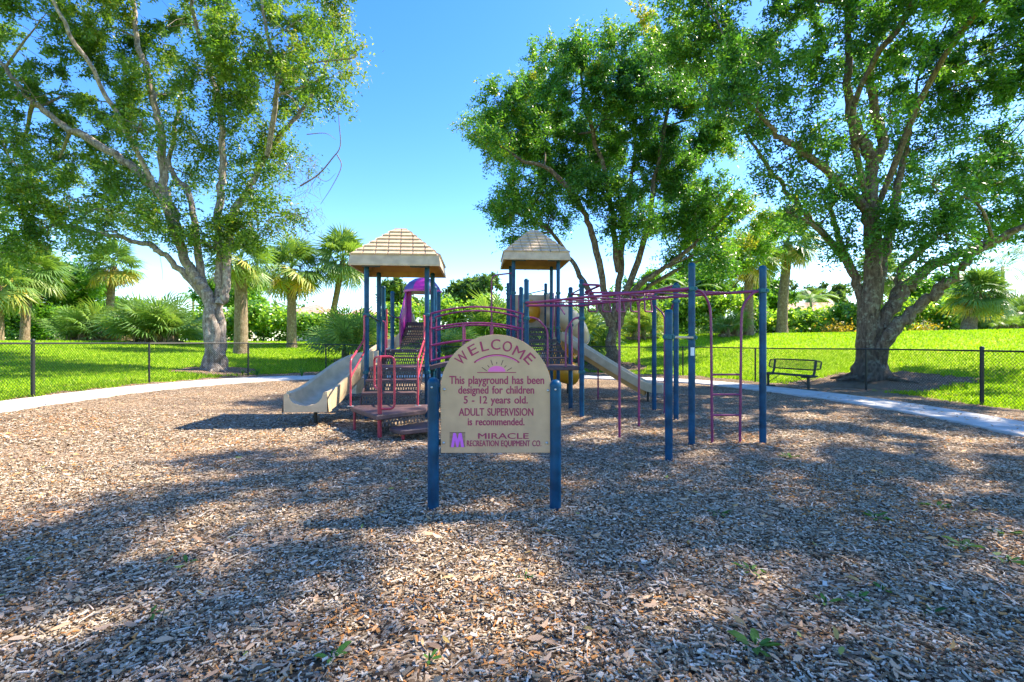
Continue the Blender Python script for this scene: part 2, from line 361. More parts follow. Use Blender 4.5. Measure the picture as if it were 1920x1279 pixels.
g = MB(); g.add(V[used], remap[Fq[keep]].tolist()); tag(g.build('mulch_bed', M['mulch']), kind='structure')

inner = spline([(-7.6, 1.2), (-8.4, 4.5), (-8.75, 8.1), (-8.95, 12.1), (-7.3, 16.2), (-4.4, 18.7), (-.8, 19.4), (2.8, 18.2), (5.7, 16.2), (7.0, 13.3), (7.55, 9.8), (7.2, 6.3), (6.3, 3.4), (5.4, 1.2)], 8)
outer = spline([(-9.0, 1.2), (-9.75, 4.5), (-10.0, 8.3), (-10.1, 13.0), (-8.1, 17.3), (-4.8, 20.0), (-.8, 20.7), (3.3, 19.4), (6.6, 17.2), (8.1, 13.9), (8.65, 9.9), (8.3, 6.2), (7.4, 3.1), (6.6, 1.2)], 8)
g = MB(); vs = []; fs = []
for k, (a, b) in enumerate(zip(inner, outer)):
    za, zb = h1(*a)+.045, h1(*b)+.045; e = (b-a)/np.linalg.norm(b-a)*.012
    vs += [(*a, za-.1), (*a, za-.012), (*(a+e), za), (*(b-e), zb), (*b, zb-.012), (*b, zb-.1)]
for k in range(len(inner)-1):
    for q in range(5): fs.append((k*6+q, k*6+q+1, k*6+q+7, k*6+q+6))
g.add(vs, fs); path = tag(g.build('concrete_path', M['concrete']), kind='structure')
b = MB()
for k in range(5, len(inner)-1, 5):
    a, c = inner[k], outer[k]; e = (c-a)/np.linalg.norm(c-a); q = np.array([-e[1], e[0]])*.007; za, zc = h1(*a)+.049, h1(*c)+.049
    b.add([(*(a+e*.012-q), za), (*(c-e*.012-q), zc), (*(c-e*.012+q), zc), (*(a+e*.012+q), za)], [(0, 1, 2, 3)])
o = b.build('path_joints', M['darkink'], path)
PATH_POLY = np.vstack([inner, outer[::-1]])

# ------------------------------------------------------------------ play structure (one bolted thing)
TH = R(4); S = 1.07
ORG = np.array([-2.60, 8.65, 0.0])
PS = empty('play_structure', ORG, TH)
tag(PS, 'playground climbing structure with two tan shingled roofs, blue posts, stairs, slides and overhead bars', 'play structure')
RI = np.array([[math.cos(TH), math.sin(TH), 0], [-math.sin(TH), math.cos(TH), 0], [0, 0, 1]])
def W(x, y, z=0):
    "world point to structure coordinates"
    return RI@(np.array([x, y, z], float)-ORG)
def part(b, name, m, parent=PS, label=None, smooth=True):
    o = b.build(name, m, parent, smooth)
    if label: o['label'] = label
    return o
def post(u, v, top, clamps=(), r=.0445, bottom=-.12, label=None, lean=(0, 0), mater='blue'):
    b = MB(); n = 24
    prof = [(r, bottom), (r, top-.05)]
    b.lathe(prof, (u, v, 0), n); p = part(b, 'post', M[mater], label=label)
    cp = MB(); cp.lathe([(r+.003, top-.055), (r+.003, top-.03), (r*.86, top-.012), (r*.55, top-.002), (r*.05, top+.002)], (u, v, 0), n); part(cp, 'post_cap', M[mater], p)
    for z in clamps:
        q = MB(); q.lathe([(r+.002, z-.032), (r+.014, z-.026), (r+.014, z+.026), (r+.002, z+.032)], (u, v, 0), n)
        for a in (.6, 2.2, 3.9, 5.4):
            cx, cy = u+math.cos(a)*(r+.016), v+math.sin(a)*(r+.016); q.box((cx-.014, cy-.014, z-.02), (cx+.014, cy+.014, z+.02), .004)
        part(q, 'clamp', M['teal'], p)
    return p
def pipe(pts, name='handrail', m='plum', r=.0165, rb=.09, parent=PS, label=None):
    b = MB(); b.tube(bend(pts, rb), r, 10); return part(b, name, M[m], parent, label)
def pipes(lists, name, m='plum', r=.0165, rb=.09, parent=PS, label=None):
    b = MB()
    for pts in lists:
        q, rr = (pts if isinstance(pts, tuple) else (pts, r)); b.tube(bend(q, rb), rr, 10)
    return part(b, name, M[m], parent, label)
def deck(poly, z, th=.07, name='deck', m='brown'):
    b = MB(); b.prism(poly, z-th, z, .012); o = part(b, name, M[m])
    return o
def riser(u0, u1, v, z0, z1):
    b = MB(); b.box((u0, v-.004, z0), (u1, v+.004, z1), 0); return part(b, 'riser', M['perf'], smooth=False)
def tread(u0, u1, v0, v1, z, bolts=True):
    b = MB(); b.box((u0, v0, z-.035), (u1, v1, z), .008); o = part(b, 'stair_tread', M['brown'])
    return o
def bolts(pts, name='bolt', parent=PS, r=.011, m='steel'):
    for p in pts:
        b = MB(); b.lathe([(r, 0), (r*.9, -.004), (r*.4, -.008)], p, 10, axis=1); part(b, name, M[m], parent)

def stair(u0, u1, v0, z0, v1, z1, n):
    "n risers from (v0, z0) up to (v1, z1), treads between"
    dv, dz = (v1-v0)/n, (z1-z0)/n
    for k in range(n):
        riser(u0+.01, u1-.01, v0+dv*k+.012, z0+dz*k+.002, z0+dz*(k+1)-.036)
        if k < n-1: tread(u0, u1, v0+dv*k, v0+dv*(k+1)+.02, z0+dz*(k+1))
    for u in (u0-.018, u1):     # stringers
        b = MB(); a = np.array([(v0-.01, z0-.02), (v0-.01, z0+.10), (v1-.03, z1-.0), (v1-.03, z1-.16)])
        vs = [(u, p[0], p[1]) for p in a]+[(u+.018, p[0], p[1]) for p in a]
        b.add(vs, [(0, 1, 2, 3), (7, 6, 5, 4), (0, 4, 5, 1), (1, 5, 6, 2), (2, 6, 7, 3), (3, 7, 4, 0)]); part(b, 'stringer', M['brown'], smooth=False)

ZD = .93
# left tower
post(0, 0, 2.78, (1.86, .83)); post(S, 0, 2.78, (1.86, .83)); post(0, S, 2.78, (1.80, .83)); post(S, S, 2.78, (1.80, .83))
# landing beyond the left tower, then its upper stair
post(0, 1.55, 2.56, (1.88, 1.14)); post(S, 1.55, 2.56, (1.88, 1.14)); post(0, 2.6, 2.56, (1.95, 1.14)); post(S, 2.6, 2.56, (1.95, 1.14))
# right front deck
U0, U1 = 2.86, 3.87
post(U0, -.12, 2.52, (2.10, 1.80, .83)); post(U1, -.12, 2.52, (2.40, 2.05, 1.80, .83)); post(U1, .95, 2.50, (2.35, 1.72, .83)); post(U0, .95, 2.50, (1.80, .83))
# right roofed tower and the deck behind it
for v in (2.66, 3.73):
    for u in (2.83, 3.90): post(u, v, 3.36, (1.38, 1.72, 2.55))
for u in (2.83, 3.90): post(u, 4.80, 3.05, (1.68, 2.75))

deck([(0.03, .0), (S-.03, .0), (S-.03, S), (.03, S)], ZD)
deck([(.03, 1.55), (S-.03, 1.55), (S-.03, 2.6), (.03, 2.6)], 1.22)
deck([(U0+.03, -.12), (U1-.03, -.12), (U1-.03, .95), (U0+.03, .95)], ZD)
deck([(2.86, 2.66), (3.87, 2.66), (3.87, 3.73), (2.86, 3.73)], 1.45)
deck([(2.86, 3.98), (3.87, 3.98), (3.87, 4.80), (2.86, 4.80)], 1.76)
deck([(.18, 3.72), (.92, 3.72), (.92, 4.2), (.18, 4.2)], 1.89)
stair(.06, S-.06, 1.07, ZD, 1.55, 1.22, 2)
stair(.2, .92, 2.62, 1.22, 3.72, 1.89, 4)
stair(2.9, 3.83, .97, ZD, 2.66, 1.45, 4)
stair(2.9, 3.83, 3.73, 1.45, 3.98, 1.76, 2)
# entry stair with its angled platform
stair(.10, .98, -.84, .36, 0, ZD, 3)
b = MB(); b.prism([tuple(W(-2.53, 7.58)[:2]), tuple(W(-1.86, 6.66)[:2]), tuple(W(-1.30, 7.30)[:2]), tuple(W(-1.36, 7.86)[:2]), tuple(W(-2.46, 7.86)[:2])], .285, .36, .014)
part(b, 'entry_platform', M['brown'])
a, c = W(-1.80, 6.70), W(-1.31, 7.26)
b = MB(); b.add([(a[0], a[1]+.02, .19), (c[0], c[1]+.02, .19), (c[0], c[1]+.02, .285), (a[0], a[1]+.02, .285)], [(0, 1, 2, 3)]); part(b, 'riser', M['perf'], smooth=False)
b = MB(); b.prism([tuple(W(-1.72, 6.78)[:2]), tuple(W(-1.50, 6.50)[:2]), tuple(W(-1.14, 6.72)[:2]), tuple(W(-1.10, 7.22)[:2]), tuple(W(-1.34, 7.24)[:2])], .115, .18, .012)
part(b, 'bottom_step', M['brown'])
def leg(x, y, top, r=.02, m='red', bot=-.1):
    p = W(x, y); b = MB(); b.tube([(p[0], p[1], bot), (p[0], p[1], top)], r, 12); return part(b, 'leg', M[m])
leg(-2.44, 7.50, .30); leg(-1.50, 6.66, .13, .024)
p = W(-1.86, 6.80); b = MB(); b.tube([(p[0], p[1], -.1), (p[0], p[1], 1.17)], .031, 16); gp = part(b, 'grab_post', M['red'])
x, y = p[0], p[1]
pipe([(x, y, 1.165), (x+.20, y+.02, 1.165), (x+.20, y+.02, .43), (x+.0, y, .43)], 'grab_loop', 'red', .0165, .07, gp)
pipe([(x, y, 1.16), (x-.10, y+.12, 1.16), (x-.10, y+.12, .72), (x, y, .70)], 'grab_loop', 'red', .0165, .07, gp)
# entry handrails
def entry_rail(u, sgn):
    v0 = -1.02
    pipe([(u+sgn*.02, -.07, 1.84), (u, -.09, 1.84), (u, -.09, 1.42), (u, -.80, 1.16), (u, v0, 1.10), (u, v0, .36)], 'handrail', 'red', .0165, .12)
    pipe([(u, -.09, 1.42), (u, -.09, 1.20), (u, v0+.02, .82)], 'handrail', 'red', .015, .08)
    b = MB(); b.lathe([(.055, .36), (.055, .367)], (u, v0, 0), 14); part(b, 'foot_flange', M['steel'])
entry_rail(-.02, 1); entry_rail(S-.04, -1)
bolts([(u, -.012, .895) for u in (.12, .35, .6, .85)]+[(u, 1.54, 1.19) for u in (.15, .4, .7, .95)])
# rails between left tower and landing
pipe([(0, S, 1.80), (.10, 1.2, 1.80), (.10, 1.2, ZD)], 'handrail', 'plum')
pipe([(.02, .02, 1.86), (.0, S-.03, 1.80)], 'cross_bar', 'fence', .015)
pipe([(.07, 1.52, 2.07), (.07, 1.52, 1.25)], 'handrail', 'red', .019)
pipe([(.05, 1.55, 2.02), (.02, 2.55, 1.95)], 'cross_bar', 'fence', .016)
pipe([(.07, 2.62, 1.95), (.18, 2.64, 1.95), (.18, 2.64, 1.22)], 'handrail', 'plum')
pipe([(.05, 2.6, 1.20), (.22, 2.64, 1.20)], 'cross_bar', 'teal', .018)
pipe([(S-.07, 1.12, 1.95), (S-.07, 1.12, ZD)], 'handrail', 'plum'); pipe([(S-.06, 1.55, 1.86), (S-.06, 2.55, 1.9)], 'cross_bar', 'plum')
pipe([(0.02, 1.1, 1.3), (-.25, 1.45, 1.05)], 'brace', 'plum', .014)

# arched bridge between the towers
def bridge():
    n = 15; us = np.linspace(S+.02, U0-.02, n)
    def arc(z, v0, v1, lift=.10): return [(u, v0+(v1-v0)*t, z+lift*4*t*(1-t)) for u, t in zip(us, np.linspace(0, 1, n))]
    b = MB(); top = np.array(arc(ZD, .03, -.09, .12)); bk = np.array(arc(ZD, S-.03, .92, .12))
    vs = []; fs = []
    for k in range(n): vs += [top[k], bk[k], bk[k]-[0, 0, .07], top[k]-[0, 0, .07]]
    for k in range(n-1):
        for q in range(4): fs.append((k*4+q, k*4+(q+1) % 4, k*4+4+(q+1) % 4, k*4+4+q))
    b.add(vs, fs); br = part(b, 'bridge_deck', M['brown'])
    for v0, v1 in ((.0, -.12), (S, .95)):
        for z, lift in ((1.87, .14), (1.60, .12), (1.30, .11), (1.02, .12)):
            b = MB(); b.tube(arc(z, v0, v1, lift), .0165, 8); part(b, 'bridge_rail', M['plum'], br)
        for t in (.03, .36, .66, .97):
            u = us[0]+(us[-1]-us[0])*t; v = v0+(v1-v0)*t; lf = 4*t*(1-t)
            b = MB(); b.tube([(u, v, 1.0+.12*lf), (u, v, (1.87+.14*lf) if t in (.03, .97) else 1.60+.12*lf)], .0165, 8); part(b, 'bridge_upright', M['plum'], br)
bridge()

# rails on the right front deck
for u, u2 in ((U0+.05, U0+.38), (U1-.05, U1-.30)):
    pipe([(u, -.13, 1.82), ((u+u2)/2-.02*(1 if u2 > u else -1), -.15, 1.80), (u2, -.15, 1.60), (u2, -.15, ZD)], 'handrail', 'plum', .0175, .1)
pipe([(U1, -.08, 1.78), (U1-.02, .05, 1.72), (U1-.02, .05, ZD)], 'handrail', 'plum'); pipe([(U1, .9, 1.75), (U1-.02, .72, 1.62), (U1-.02, .72, ZD)], 'handrail', 'plum')
pipe([(U1, .0, 2.35), (U1, .92, 2.35)], 'cross_bar', 'plum', .016)
pipe([(3.76, 1.02, 1.95), (3.76, 2.58, 2.46)], 'handrail', 'plum', .014); pipe([(3.78, 2.62, 2.55), (3.76, 2.62, 1.48)], 'handrail', 'plum')
pipe([(2.92, 1.02, 1.75), (2.95, 2.62, 2.5), (2.95, 2.62, 1.45)], 'handrail', 'plum', .014)
# tall bent pole beside the roofed tower
b = MB(); p0 = W(-.50, 11.9); b.tube(bend([(p0[0], p0[1], -.1), (p0[0], p0[1], 3.02), (2.80, 2.68, 3.02)], .16), .019, 10); part(b, 'slide_pole', M['plum'])
for u in (2.83, 3.90):
    pipe([(u-.06, 2.68, 2.5), (u-.06, 2.68, 1.5)], 'handrail', 'plum'); 
pipe([(2.83, 2.7, 2.5), (2.83, 3.7, 2.5)], 'cross_bar', 'plum'); pipe([(2.83, 3.2, 2.5), (2.83, 3.2, 1.45)], 'handrail', 'plum')

# panel with the yellow bubble window
b = MB(); b.box((2.88, 4.785, 1.80), (3.86, 4.815, 2.72), .012)
pn = part(b, 'window_panel', M['tan'])
pipe([(2.83, 4.80, 2.62), (3.90, 4.80, 2.86)], 'cross_bar', 'teal', .015)
b = MB(); b.lathe([(.33, 0), (.33, -.02), (.31, -.07), (.26, -.13), (.17, -.18), (.02, -.20)], (3.42, 4.78, 2.25), 28, axis=1); part(b, 'bubble_window', M['yellow'], pn)
b = MB(); b.lathe([(.37, 0), (.37, -.018), (.33, -.024)], (3.42, 4.782, 2.25), 28, axis=1); part(b, 'window_ring', M['tan'], pn)

# roofs: fascia, glow-coloured underside and shingle courses
def roof(u, v, zb, zf, za):
    hb, ht, hp = .79, .765, .10
    b = MB()
    sq = lambda h, z: [(u-h, v-h, z), (u+h, v-h, z), (u+h, v+h, z), (u-h, v+h, z)]
    vs = sq(hb, zb)+sq(hb+.004, zb+.03)+sq(ht, zf)+sq(hp, za)+sq(hb-.035, zb); n = 4
    fs = [(i*4+k, i*4+(k+1) % 4, (i+1)*4+(k+1) % 4, (i+1)*4+k) for i in range(3) for k in range(4)]+[(12, 13, 14, 15)]+[(k, 16+k, 16+(k+1) % 4, (k+1) % 4) for k in range(4)]
    b.add(vs, fs); rf = part(b, 'roof', M['tan'], smooth=False)
    b = MB(); vs = sq(hb-.035, zb+.002)+sq(hb-.06, zb+.10)+sq(.30, zf+(za-zf)*.58)
    b.add(vs, [(i*4+k, (i+1)*4+k, (i+1)*4+(k+1) % 4, i*4+(k+1) % 4) for i in range(2) for k in range(4)]+[(11, 10, 9, 8)]); part(b, 'roof_underside', M['underside_glow'], rf, smooth=False)  # same tan plastic as the roof, its orange glow put into the colour
    for sx in (-.42, .42):
        b = MB(); b.box((u+sx-.16, v-hb+.05, zb-.02), (u+sx+.16, v-hb+.09, zb+.05), .004); part(b, 'roof_bracket', M['fence'], rf)
    b = MB(); nc = 7
    for fc in range(4):
        a = fc*math.pi/2; ca, sa = math.cos(a), math.sin(a)
        def pt(x, t, off):
            h = ht+(hp-ht)*t; z = zf+(za-zf)*t
            X, Y = x, -h-off*.6; Z = z+off*.8
            return (u+X*ca-Y*sa, v+X*sa+Y*ca, Z)
        for i in range(nc):
            t0, t1 = i/nc, (i+1)/nc; h0 = ht+(hp-ht)*t0; h1_ = ht+(hp-ht)*t1
            tw = .215; x = -h0-(tw/2 if i % 2 else 0)*1.0; 
            while x < h0:
                a0, a1 = max(x+.010, -h0), min(x+tw-.010, h0); 
                b0, b1 = max(a0, -h1_), min(a1, h1_)
                if a1-a0 > .02:
                    if b1 < b0: b0 = b1 = (h1_ if a0 > 0 else -h1_)
                    q = [pt(a0, t0-.012, .0), pt(a1, t0-.012, .0), pt(a0, t0-.012, .036), pt(a1, t0-.012, .036), pt(b0, t1, .008), pt(b1, t1, .008)]
                    b.add(q, [(0, 1, 3, 2), (2, 3, 5, 4), (0, 2, 4), (1, 5, 3)])
                x += tw
    b.box((u-hp-.02, v-hp-.02, za-.015), (u+hp+.02, v+hp+.02, za+.02), .012)
    part(b, 'shingles', M['tan'], rf, smooth=False)
roof(S/2, S/2, 2.71, 2.90, 3.50)
roof(3.365, 3.195, 3.30, 3.49, 4.13)

# slides
def slide(name, pts, wid, side, th=.03, under=None, flare=None, label=None):
    path_ = spline(pts, 8); tg = np.gradient(path_, axis=0); fr = np.c_[-tg[:, 1], tg[:, 0], np.zeros(len(tg))]
    h = wid/2
    inn = [(-h, side)]+[(-h*math.cos(a)*.92, side-.02-(side-.02)*math.sin(a)**.7) for a in np.linspace(0, math.pi, 9)]+[(h, side)]
    out = [(h+.045, side), (h+.045, side-.05), (h+.03, -.05), (-h-.03, -.05), (-h-.045, side-.05), (-h-.045, side)]
    b = MB(); b.sweep(path_, fr, inn+out, True); return part(b, name, M['slide'], label=label), path_
A = lambda x, y, z: tuple(W(x, y, z))
s1, p1 = slide('curved_slide', [A(-2.60, 9.24, .94), A(-2.86, 9.20, .90), A(-3.04, 9.02, .75), A(-3.19, 8.66, .53), A(-3.27, 8.28, .37), A(-3.30, 8.0, .31), A(-3.31, 7.80, .30)], .58, .27)
# the exit lip of that slide: a block face with the trough scooped out
e0 = W(-3.31, 7.80, .14); h = .35
b = MB(); pr = [(-h, .40), (-h*.80, .40)]+[(-.28*math.cos(a), .40-.19*math.sin(a)) for a in np.linspace(0, math.pi, 11)]+[(h*.80, .40), (h, .40), (h+.03, .11), (-h-.03, .11)]
n = len(pr); pr = [(x*.97, z+.14) for x, z in pr]; vs = [(e0[0]+x, e0[1]-.06, z) for x, z in pr]+[(e0[0]+x, e0[1]+.10, z) for x, z in pr]
ctop = [(k, (k+1) % n, n+(k+1) % n, n+k) for k in range(n)]
ff = [tuple([0, 1, n-1]), tuple([n-4, n-3, n-2])]
# front and back faces as strips between the scoop and the bottom edge
bot = [(e0[0]+x, e0[1]-.06, .11) for x, z in pr]; 
b.add(vs, ctop)
front = []; fv = []
for k in range(n-2): fv += [(e0[0]+pr[k][0], e0[1]-.06, pr[k][1]), (e0[0]+pr[k][0]*(1.0), e0[1]-.06, .25)]
b.add(fv, [(2*k, 2*k+1, 2*k+3, 2*k+2) for k in range(n-3)])
part(b, 'slide_lip', M['slide'], s1, smooth=False)
lg = W(-3.30, 8.12); b = MB(); b.tube([(lg[0], lg[1], -.1), (lg[0], lg[1], .3)], .03, 10); part(b, 'slide_leg', M['fence'], s1)
s2, p2 = slide('straight_slide', [A(1.10, 11.98, 1.47), A(1.30, 11.89, 1.46), A(1.75, 11.70, 1.16), A(2.3, 11.48, .80), A(2.85, 11.26, .46), A(3.15, 11.14, .31), A(3.45, 11.02, .28)], .46, .15)
b = MB(); q = [x for x in p2[8:-10]]; tg = np.gradient(np.array(q), axis=0); fr = np.c_[-tg[:, 1], tg[:, 0], np.zeros(len(q))]
b.sweep(q, fr, [(-.235, -.053), (.235, -.053), (.22, -.17), (-.22, -.17)], True); part(b, 'slide_underside', M['underside_glow'], s2)  # orange glow under the beige slide is put into the colour
for x, y, z, r, m in ((2.05, 11.52, .80, .019, 'plum'), (3.12, 11.1, .26, .025, 'fence')):
    p = W(x, y); b = MB(); b.tube([(p[0], p[1], -.1), (p[0], p[1], z)], r, 10); part(b, 'slide_leg', M[m], s2)
s3, p3 = slide('spiral_slide', [(.55, 3.95, 1.86), (.5, 4.5, 1.75), (.1, 5.15, 1.50), (-.5, 5.2, 1.15), (-.85, 4.6, .75), (-.95, 3.9, .42), (-1.02, 3.3, .24), (-1.15, 2.8, .22)], .55, .30)
# hood over the spiral slide
b = MB()
for u, sg in ((.17, -1), (.93, 1)):
    a = np.array([(2.72, 1.30), (2.70, 1.95), (3.62, 2.62), (3.85, 2.72), (3.85, 1.60)])
    t = .03*sg; vs = [(u, p[0], p[1]) for p in a]+[(u+t, p[0], p[1]) for p in a]; n = len(a)
    if sg > 0:
        a = np.array([(3.55, 1.6), (3.50, 2.6), (3.85, 2.72), (3.85, 1.60)]); n = 4; vs = [(u, p[0], p[1]) for p in a]+[(u+t, p[0], p[1]) for p in a]
    b.add(vs, [tuple(range(n)), tuple(range(2*n-1, n-1, -1))]+[(k, n+k, n+(k+1) % n, (k+1) % n) for k in range(n)])
for u in (.14, .83): b.box((u, 3.84, 1.86), (u+.13, 3.90, 2.72), .012)
hood = part(b, 'slide_hood', M['purple'], smooth=False)
def dome(scale_r, z0, z1, m, name, seg):
    b = MB(); n = 8; cx, cy = .55, 3.95
    for k in seg:
        a0, a1 = 2*math.pi*(k-.5)/n+math.pi/n*0, 2*math.pi*(k+.5)/n
        rows = []
        for r, z in ((.47, z0), (.49, z0+.05), (.47, z0+.12), (.36, z0+.25), (.20, z1-.03), (.02, z1)):
            rows.append([(cx+r*scale_r*math.cos(a), cy+r*scale_r*math.sin(a), z) for a in (a0, a1)])
        vs = [p for q in rows for p in q]
        b.add(vs, [(2*i, 2*i+1, 2*i+3, 2*i+2) for i in range(len(rows)-1)])
    return part(b, name, M[m], hood, smooth=False)
dome(1, 2.68, 3.06, 'purple', 'hood_dome', (0, 2, 4, 6)); dome(1, 2.68, 3.06, 'hoodblue', 'hood_dome', (1, 3, 5, 7))
b = MB(); b.lathe([(.43, 2.67), (.49, 2.665), (.495, 2.72), (.45, 2.73)], (.55, 3.95, 0), 16); part(b, 'hood_rim', M['purple'], hood)

# tube slide winding down behind the roofed tower
tp = spline([A(.98, 13.25, 2.16), A(1.28, 13.20, 2.13), A(1.62, 13.25, 1.90), A(1.86, 13.65, 1.52), A(1.66, 14.1, 1.22), A(1.25, 14.0, 1.0), A(1.02, 13.6, .80), A(1.15, 13.1, .66), A(1.42, 12.95, .58), A(1.68, 13.05, .52)], 7)
k = 24
b = MB(); b.tube(tp[:k+1], .32, 20, False); ts = part(b, 'tube_slide', M['slide'])
b = MB(); b.tube(tp[k:], .30, 20, False); part(b, 'tube_section', M['yellow'], ts)
for i in (7, 14, 21, 28, 38, 48):
    b = MB(); t = tp[min(i+1, len(tp)-1)]-tp[i-1]; t /= np.linalg.norm(t); b.tube([tp[i]-t*.03, tp[i]-t*.025, tp[i]+t*.025, tp[i]+t*.03], [.30, .345, .345, .30], 20, True); part(b, 'tube_flange', M['slide'] if i < k else M['yellow'], ts)
b = MB(); b.box((3.90, 3.95, 1.72), (3.955, 4.75, 2.72), .02); part(b, 'tube_entry_panel', M['tan'], ts)
b = MB(); b.box((3.90, 3.78, 1.50), (3.94, 3.94, 2.5), .02); part(b, 'tube_side_panel', M['slide'], ts)
q = W(1.5, 13.0); b = MB(); b.tube([(q[0], q[1], -.1), (q[0], q[1], .3)], .03, 10); part(b, 'slide_leg', M['fence'], ts)

# posts and bars of the overhead climber
def wpost(x, y, top, clamps, label=None):
    p = W(x, y); return post(p[0], p[1], top, clamps, label=label)
wpost(1.825, 5.63, 1.75, (1.43,), 'shortest freestanding blue post nearest the camera'); bp_ = wpost(2.40, 6.46, 2.43, (2.08, 1.43)); wpost(3.37, 6.5, 2.40, (2.06,))
wpost(2.86, 9.73, 2.40, (2.35,)); wpost(2.89, 8.52, 2.42, (2.35, 2.09))
p = W(2.40, 6.46); b = MB(); b.add([(p[0]+.0466*math.cos(a), p[1]+.0466*math.sin(a), z) for z in (1.30, 1.19) for a in np.linspace(-2.3, -1.2, 7)], [(k, k+1, k+8, k+7) for k in range(6)]); part(b, 'white_sticker', M['white'], bp_)
p = W(-1.53, 8.74); b = MB(); b.add([(p[0]+.0466*math.cos(a), p[1]+.0466*math.sin(a), z) for z in (1.15, .97) for a in np.linspace(-2.4, -.7, 8)], [(k, k+1, k+9, k+8) for k in range(7)]); part(b, 'white_sticker', M['white'])
def wp(pts): return [W(*p) for p in pts]
pipe(wp([(1.84, 5.68, 1.43), (2.40, 6.42, 1.43)]), 'chin_up_bar', 'tan', .016)
def curve_pipe(pts, name='overhead_rail', r=.0205, parent=PS):
    b = MB(); b.tube(spline(wp(pts), 8), r, 10); return part(b, name, M['plum'], parent)
ZO = 2.06
orail = curve_pipe([(.25, 8.66, 2.08), (.50, 8.25, ZO), (.95, 7.62, ZO), (1.54, 6.93, ZO), (2.02, 6.55, ZO+.01), (2.38, 6.42, ZO+.02)])
irail = curve_pipe([(1.27, 8.70, 2.03), (1.60, 8.42, ZO), (2.06, 7.85, ZO), (2.75, 7.05, ZO), (3.35, 6.54, ZO)])
curve_pipe([(.25, 8.70, 2.03), (.8, 8.68, 2.03), (1.30, 8.66, 2.03)], 'overhead_end_bar')
O = spline([(.50, 8.25), (.95, 7.62), (1.54, 6.93), (2.02, 6.55), (2.3, 6.44)], 8); I = spline([(1.60, 8.42), (2.06, 7.85), (2.75, 7.05), (3.1, 6.75)], 8)
for t in np.linspace(.02, .98, 7):
    o_, i_ = O[int(t*(len(O)-1))], I[int(t*(len(I)-1))]; pipe(wp([(*o_, ZO), (*i_, ZO)]), 'rung', 'plum', .013)
for x, y, dx, dy in ((1.54, 6.93, -.08, .10), (2.06, 7.85, .08, -.10)):
    pipe(wp([(x+dx, y+dy, ZO), (x, y, ZO-.01), (x, y, -.1)]), 'overhead_leg', 'plum', .018, .12)
# access ladder between the two tall front posts
l0, l1 = (2.72, 6.56), (3.05, 6.56)
pipe(wp([(2.42, 6.46, 2.08), (2.56, 6.52, 2.06), (2.685, 6.56, 1.88), (2.70, 6.56, 1.6), (2.715, 6.56, -.1)]), 'ladder_rail', 'plum', .0175, .12)
pipe(wp([(3.35, 6.50, 2.06), (3.25, 6.52, 2.04), (3.12, 6.56, 1.86), (3.11, 6.56, 1.6), (3.09, 6.56, -.1)]), 'ladder_rail', 'plum', .0175, .12)
for z in (.38, .66, .93): pipe(wp([(2.71, 6.56, z), (3.10, 6.56, z)]), 'rung', 'plum', .0135)
# back ring ladder and its end ladder
ZR = 2.31
mid = [(1.27, 8.72, 2.41), (1.62, 8.75, 2.40), (1.32, 9.1, ZR), (2.70, 9.15, ZR), (2.88, 8.55, 2.36)]
pipe(wp([(1.28, 8.70, 2.41), (1.62, 8.80, 2.41), (1.36, 9.15, ZR), (2.45, 9.15, ZR), (2.62, 8.95, ZR), (2.86, 8.56, 2.37)]), 'ring_track', 'plum', .021, .07)
pipe(wp([(1.22, 9.78, 2.34), (1.45, 9.4, ZR-.01), (1.50, 9.2, ZR-.01)]), 'ring_track', 'plum', .018, .07); pipe(wp([(2.45, 9.15, ZR-.005), (2.7, 9.4, ZR-.01), (2.84, 9.70, 2.34)]), 'ring_track', 'plum', .018, .07)
for x in np.linspace(1.45, 2.5, 5):
    pipe(wp([(x, 9.15, ZR), (x-.02, 9.05, ZR-.12), (x-.02, 9.03, ZR-.36), (x+.18, 9.24, ZR-.36), (x+.14, 9.22, ZR-.12), (x+.015, 9.15, ZR)]), 'ring_handle', 'plum', .0155, .035)
pipe(wp([(2.88, 8.58, 2.09), (2.86, 8.72, 1.95), (2.86, 8.72, -.1)]), 'ladder_rail', 'plum', .015, .1); pipe(wp([(2.86, 9.68, 2.1), (2.93, 9.3, 1.9), (2.93, 9.3, -.1)]), 'ladder_rail', 'plum', .015, .1)
for z in (.35, .62, .90, 1.2): pipe(wp([(2.86, 8.72, z), (2.93, 9.3, z)]), 'rung', 'plum', .012)

# ------------------------------------------------------------------ welcome sign
K = 3.95/F
SG = empty('welcome_sign', (0, 3.95, 0)); tag(SG, 'tan arched welcome sign with magenta engraved writing between two blue posts', 'sign')
def sx(zx): return ((780+zx/3.3667)-CX)*K
def sz(zy): return EYE-((600+zy/3.3667)-HY)*K
for px, top in ((812.5, 708), (1041.5, 712)):
    X = (px-CX)*K; zt = EYE-(top-HY)*K; r = .0465
    b = MB(); b.lathe([(r, -.12), (r, zt-.045)], (X, 0, 0), 28); po = b.build('post', M['blue'], SG)
    b = MB(); b.lathe([(r+.002, zt-.06), (r+.003, zt-.04), (r*.93, zt-.022), (r*.7, zt-.008), (r*.35, zt), (.002, zt+.002)], (X, 0, 0), 28); b.build('post_cap', M['blue'], po)
    b = MB(); b.lathe([(.009, 0), (.008, -.004), (.003, -.007)], (X-.005, -r-.001, zt-.075), 10, 1); b.build('bolt', M['steel'], po)
    for z in (sz(440), sz(775)):
        b = MB(); s_ = 1 if X < 0 else -1; b.box((min(X+s_*.03, X+s_*.085), .0125, z-.025), (max(X+s_*.03, X+s_*.085), .03, z+.025), .004); b.build('bracket', M['fence'], po)
x0, x1, zb = sx(155), sx(855), sz(838); cx_ = (x0+x1)/2; rr = (x1-x0)/2; zc = sz(92)-rr
